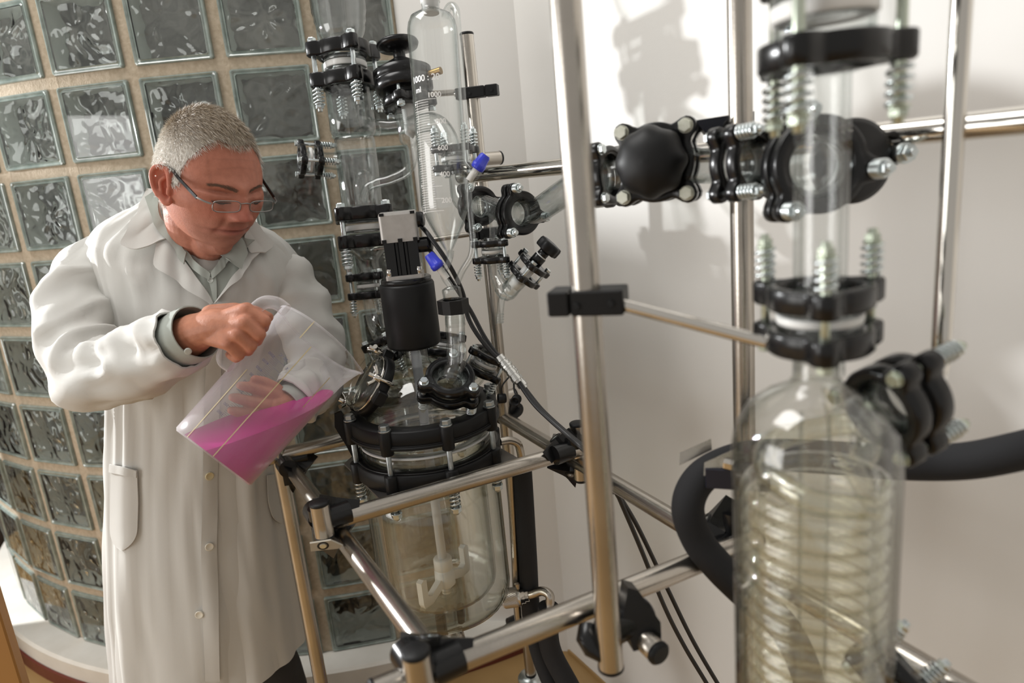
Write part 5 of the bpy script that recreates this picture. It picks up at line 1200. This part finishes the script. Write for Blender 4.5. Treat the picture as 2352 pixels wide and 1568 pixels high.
# right behind and above the ear
vs = np.nonzero(sc_)[0]; rng = np.random.default_rng(5)
pick = rng.choice(vs, 24000); hv_ = []; hf_ = []; hc_ = []
fwd_w = np.array(Yh); up_w = np.array(Zh)
cols = []
for n_, v in enumerate(pick):
    p = co[v]+rng.normal(0, .0012, 3); nn = no[v]; l = lc[v]
    top = np.clip((l[2]-.045)/.05, 0, 1); ln = (.0085+.0085*top)*rng.uniform(.7, 1.25)
    comb = fwd_w*(.55+.5*top)+np.array(Xh)*rng.normal(0, .18)-up_w*(.55*(1-top)) ; comb = comb-nn*comb.dot(nn)
    d = nn*rng.uniform(.28, .6)+comb*rng.uniform(.6, 1.0); d /= np.linalg.norm(d)
    sd = np.cross(d, rng.normal(0, 1, 3)); sd /= np.linalg.norm(sd)+1e-9; w0 = .00028
    m1 = p+d*ln*.55; e = p+d*ln+comb*ln*.22-nn*ln*.12; o = len(hv_)
    hv_ += [p-sd*w0, p+sd*w0, m1+sd*w0*.8, m1-sd*w0*.8, e]; hf_ += [(o, o+1, o+2, o+3), (o+3, o+2, o+4)]
    br = np.clip(top*1.35+rng.normal(0, .28)-.08, 0, 1); c = np.array([.86, .84, .79])*(1-br)+np.array([.42, .34, .25])*br; c *= rng.uniform(.75, 1.15); cols += [c]*5
hme = bpy.data.meshes.new('hair'); hme.from_pydata([tuple(v) for v in hv_], [], hf_)
ca = hme.color_attributes.new('tint', 'FLOAT_COLOR', 'POINT'); cc = np.concatenate([np.array(cols), np.ones((len(cols), 1))], 1); ca.data.foreach_set('color', cc.ravel())
HAIR = mat('grey_hair', (.6, .58, .54), .45, spec=.6); nt = HAIR.node_tree; at_ = nt.nodes.new('ShaderNodeAttribute'); at_.attribute_name = 'tint'; nt.links.new(at_.outputs['Color'], nt.nodes['Principled BSDF'].inputs['Base Color'])
hme.materials.append(HAIR); ho = link('hair', hme, man, PI_); ho['kind'] = 'stuff'; ho['label'] = 'short grey hair, white at the sides'
# under-layer so that the scalp reads grey between the strands
fmask = set(np.nonzero(sc_ & (Zl > hairline(X, Y)+.004))[0].tolist()); q = MB(); idx = {}
hv2, hf2, hc2 = [], [], []
for pl in bme.polygons:
    if all(v in fmask for v in pl.vertices):
        f = []
        for v in pl.vertices:
            if v not in idx:
                idx[v] = len(hv2); hv2.append(tuple(co[v]+no[v]*.0012)); t = np.clip((lc[v][2]-.045)/.05, 0, 1); hc2.append(np.array([.58, .54, .49])*(1-t)+np.array([.27, .215, .155])*t)
            f.append(idx[v])
        hf2.append(f)
h2 = bpy.data.meshes.new('scalp_hair'); h2.from_pydata(hv2, [], hf2); h2.polygons.foreach_set('use_smooth', [True]*len(hf2))
ca = h2.color_attributes.new('tint', 'FLOAT_COLOR', 'POINT'); ca.data.foreach_set('color', np.concatenate([np.array(hc2), np.ones((len(hc2), 1))], 1).ravel()); h2.materials.append(HAIR)
link('scalp_hair', h2, man, PI_)
# eyebrows and lashes follow the face
HL = np.array([[tuple(p) for p in r] for r in rows_head]).reshape(-1, 3); HL = HL[HL[:, 1] > .03]
def face_pt(x, z, off=0.0):
    i = int(np.argmin((HL[:, 0]-x)**2+(HL[:, 2]-z)**2)); return Vector((x, HL[i, 1]+off, z))
for sx in (1, -1):
    q = MB()
    for k in range(420):
        t = rng.uniform(0, 1); x = sx*(.010+.038*t); z = .0085+.0050*math.sin(t*2.5)+rng.normal(0, .0017)*(1.1-.6*t)
        p = face_pt(x, z, .0004); e = face_pt(x+sx*rng.uniform(.003, .006), z+rng.normal(.0006, .0011), .0016); s_ = Vector((0, .2, 1))*.00024
        q.add([p-s_, p+s_, e], [(0, 1, 2)], False, MH)
    child('eyebrow', q, mat('brown_brow', (.17, .105, .075), .6))
    q = MB(); q.tube([MH @ face_pt(sx*(.0185+.0275*k/10), -.0125-.0022*math.sin(math.pi*k/10), .0006) for k in range(11)], [.0003+.0009*math.sin(math.pi*(k+.3)/10.6) for k in range(11)], 6)
    child('eyelashes', q, mat('dark_lash', (.035, .022, .018), .6))
    q = MB(); q.tube([MH @ face_pt(sx*(.017+.030*k/10), .0002+.0030*math.sin(math.pi*k/10), -.0002) for k in range(11)], .0006, 6)  # dark line added for the shade in the lid fold
    child('lid_shade_line', q, mat('crease_shade', (.24, .10, .07), .6))
# ---------------------------------------------------------------- eyeglasses
gl = empty('eyeglasses', MH.copy(), 'narrow metal rimmed eyeglasses with black temples on the bowed face', 'eyeglasses')
gl.matrix_world = MH
gm = mat('gunmetal', (.30, .29, .28), .3, 1.0); gy, gz = .1095, -.0145
def lens_pts(cx_, w_=.0238, h_=.0095, n=36):
    out = []
    for k in range(n):
        a = 2*math.pi*k/n; c, s_ = math.cos(a), math.sin(a); e = .55
        x = cx_+w_*math.copysign(abs(c)**e, c); z = gz+h_*math.copysign(abs(s_)**e, s_)*(1 if s_ > 0 else 1.0)
        out.append(Vector((x, gy-.10*abs(x)**1.25*1.6, z-.0)))
    return out
LENS = thin_glass('lens_glass', (.96, .97, .96), edge=(.9, .92, .9))
for sx in (1, -1):
    L = lens_pts(sx*.0325); q = MB(); q.tube(L+[L[0], L[1]], .0009, 8, False); obj('rim', q, gm, gl)
    q = MB(); q.add(L, [tuple(range(len(L)))], True); obj('lens', q, LENS, gl)
    xo = sx*.0585; yo = gy-.10*abs(xo)**1.25*1.6
    q = MB(); q.tube([(xo, yo, gz+.004), (sx*.067, yo-.006, gz+.006), (sx*.072, yo-.020, gz+.008)], .0016, 8); obj('hinge', q, gm, gl)
    q = MB(); rows = []
    for t in range(9):
        f = t/8; x = sx*(.072+.0055*min(1, f*2)); y = yo-.020-.090*f; z = gz+.008+.034*f-(.012*max(0, f-.8)/.2)
        rows.append([(x-sx*.0008, y, z-.0028), (x+sx*.0012, y, z-.0028), (x+sx*.0012, y, z+.0028), (x-sx*.0008, y, z+.0028)])
    q.grid(rows, True, True, True, False); obj('temple', q, BLK, gl)
q = MB(); q.tube([(-.0095, gy-.0005, gz+.005), (0, gy+.003, gz+.007), (.0095, gy-.0005, gz+.005)], .0009, 8); obj('bridge', q, gm, gl)
for sx in (1, -1):
    q = MB(); q.tube([(sx*.010, gy-.001, gz+.002), (sx*.0095, gy-.006, gz-.002)], .0006, 6); q.ball(.003, 10, T(sx*.0095, gy-.007, gz-.003), (.5, .8, 1.2)); obj('nose_pad', q, LENS, gl)
# ---------------------------------------------------------------- the jug and its pink liquid
JB = A(489, 1052, 1.105); CAMP = Vector((0, 0, CAMZ)); _r = A(734, 778, 1.0)-CAMP; _b = JB-CAMP
JT = CAMP + _r*(_b.dot(_b)/_r.dot(_b)); jax = (JT-JB).normalized(); JL = (JT-JB).length
sp_dir = A(822, 866, 1.07)-A(645, 702, 1.07); MJg = frame(JB, jax, sp_dir)
jug = empty('measuring_jug', T(*JB), 'translucent plastic measuring jug tilted over the vessel, pink at the bottom', 'jug'); JI = T(*(-JB))
PLA = bpy.data.materials.new('cloudy_plastic'); PLA.use_nodes = True; nt = PLA.node_tree; nt.nodes.clear()
_o = nt.nodes.new('ShaderNodeOutputMaterial'); _m = nt.nodes.new('ShaderNodeMixShader'); _t = nt.nodes.new('ShaderNodeBsdfTransparent'); _p = nt.nodes.new('ShaderNodeBsdfPrincipled')
_lw = nt.nodes.new('ShaderNodeLayerWeight'); _lw.inputs['Blend'].default_value = .5; _r = nt.nodes.new('ShaderNodeMapRange'); _r.inputs['From Min'].default_value = 0; _r.inputs['From Max'].default_value = 1; _r.inputs['To Min'].default_value = .15; _r.inputs['To Max'].default_value = .80
_pw = nt.nodes.new('ShaderNodeMath'); _pw.operation = 'POWER'; _pw.inputs[1].default_value = 2.2
nt.links.new(_lw.outputs['Facing'], _pw.inputs[0]); nt.links.new(_pw.outputs[0], _r.inputs['Value'])
_p.inputs['Base Color'].default_value = (.80, .78, .80, 1); _p.inputs['Roughness'].default_value = .22; _t.inputs[0].default_value = (.97, .965, .97, 1)
nt.links.new(_r.outputs[0], _m.inputs[0]); nt.links.new(_t.outputs[0], _m.inputs[1]); nt.links.new(_p.outputs[0], _m.inputs[2]); nt.links.new(_m.outputs[0], _o.inputs[0])
JR0, JR1 = .0745, .0835
def jr(h, a, off=0.0):
    t = h/JL; r = JR0+(JR1-JR0)*t+off
    if t > .80:   # spout
        da = (a+math.pi) % (2*math.pi)-math.pi
        r += .012*((t-.80)/.20)**1.6*math.exp(-(da/.22)**2)
    return r
def jug_rows(off, hs): return [[MJg @ Vector((jr(h, 2*math.pi*k/96, off)*math.cos(2*math.pi*k/96), jr(h, 2*math.pi*k/96, off)*math.sin(2*math.pi*k/96), h)) for k in range(96)] for h in hs]
hs = [JL*t for t in (.0, .015, .1, .2, .35, .5, .65, .78, .83, .87, .91, .94, .97, 1.0)]
q = MB(); ra = jug_rows(0, hs); ra[0] = [MJg @ Vector((.071*math.cos(2*math.pi*k/96), .071*math.sin(2*math.pi*k/96), 0)) for k in range(96)]
q.grid(ra, True, True, False); lip = [jug_rows(.0022, [JL*.985, JL*1.0]), ]; q.grid(lip[0]+[ra[-1]], True)
obj('jug_body', q, PLA, jug, JI)
q = MB(); q.tube(smooth_path([A(657, 712, 1.072), A(636, 697, 1.075), A(610, 694, 1.08), A(588, 708, 1.083), A(565, 741, 1.085), A(536, 782, 1.088), A(516, 808, 1.09), A(514, 828, 1.092), A(532, 842, 1.092)], 6), [.0105]*49, 16); obj('handle', q, PLA, jug, JI)
# raised seams and printed scale
JY = mat('yellowed_seam', (.62, .52, .30), .4)
def on_jug(a, h, off=.0008): return MJg @ Vector((jr(h, a, off)*math.cos(a), jr(h, a, off)*math.sin(a), h))
vj = MJg.inverted().to_3x3() @ (Vector((0, 0, CAMZ))-(JB+JT)/2); aj = math.atan2(vj.y, vj.x)
rj = MJg.inverted().to_3x3() @ sp_dir; js = 1 if (math.cos(aj)*rj.y-math.sin(aj)*rj.x) > 0 else -1
for a, h0, h1 in ((aj-js*.02, .002, JL*.86), (aj-js*.72, .002, JL*.52), (aj+js*.72, JL*.55, JL*.80), (aj-js*.30, JL*.86, JL*1.0)):
    q = MB(); q.grid([[on_jug(a+da, h0+(h1-h0)*k/8, .0010) for k in range(9)] for da in (-.010, .010)], False); obj('seam', q, JY, jug, JI)
INK = mat('blue_print', (.10, .12, .30), .6)
q = MB(); n_ = 46
for k in range(n_):
    h = JL*.24+JL*.52*k/(n_-1); l = .36 if k % 5 == 0 else .20
    q.grid([[on_jug(aj+math.pi+js*.52-js*l*t/4, h+dh, .0013) for t in range(5)] for dh in (-.00025, .00025)], False)
obj('scale_marks', q, INK, jug, JI)
def jug_text(body, a, h, size=.0072):
    v, f = text_mesh(body, size); q = MB()
    q.add([on_jug(a+js*x/JR0, h+y, .0014) for x, y, _ in v], f, False); return obj('lettering', q, INK, jug, JI)
for k, t in enumerate(('1000', '1500', '2000', '2500', '3000', '3500', '4000', '4500', '5000')): jug_text(t, aj+math.pi+js*.57, JL*(.25+.0635*k))
for k, t in enumerate(('2', '2½', '3', '3½', '4', '4½', '5')): jug_text(t, aj+math.pi+js*.10, JL*(.375+.0635*k))
jug_text('20 °C', aj+math.pi+js*.32, JL*.80)
# the liquid: inside of the jug cut by a level surface
bmq = bmesh.new(); rr = jug_rows(-.0012, [.0025, .01, .03, JL*.2, JL*.35, JL*.5, JL*.65, JL*.78, JL*.9])
vv = [[bmq.verts.new(p) for p in r] for r in rr]
for i in range(len(vv)-1):
    for j in range(96): bmq.faces.new((vv[i][j], vv[i][(j+1) % 96], vv[i+1][(j+1) % 96], vv[i+1][j]))
bmq.faces.new(vv[0][::-1]); bmq.faces.new(vv[-1])
lp = A(600, 984, 1.09); ln_ = Vector((-.085, -.03, 1)).normalized()
res = bmesh.ops.bisect_plane(bmq, geom=bmq.verts[:]+bmq.edges[:]+bmq.faces[:], plane_co=lp, plane_no=ln_, clear_outer=True)
ed = [e for e in res['geom_cut'] if isinstance(e, bmesh.types.BMEdge)]; bmesh.ops.edgeloop_fill(bmq, edges=ed)
bmesh.ops.recalc_face_normals(bmq, faces=bmq.faces[:]); lme = bpy.data.meshes.new('pink_liquid'); bmq.to_mesh(lme); bmq.free()
LIQ = bpy.data.materials.new('magenta_solution'); LIQ.use_nodes = True; nt = LIQ.node_tree; b_ = nt.nodes['Principled BSDF']
b_.inputs['Base Color'].default_value = (.62, .020, .30, 1); b_.inputs['Roughness'].default_value = .15
t_ = nt.nodes.new('ShaderNodeBsdfTransparent'); t_.inputs[0].default_value = (.90, .10, .56, 1); m_ = nt.nodes.new('ShaderNodeMixShader'); m_.inputs[0].default_value = .78
nt.links.new(t_.outputs[0], m_.inputs[1]); nt.links.new(b_.outputs[0], m_.inputs[2]); nt.links.new(m_.outputs[0], nt.nodes['Material Output'].inputs[0])
lme.materials.append(LIQ); tag(link('pink_liquid', lme), 'bright magenta liquid pooled in the bottom of the tilted jug', 'liquid')
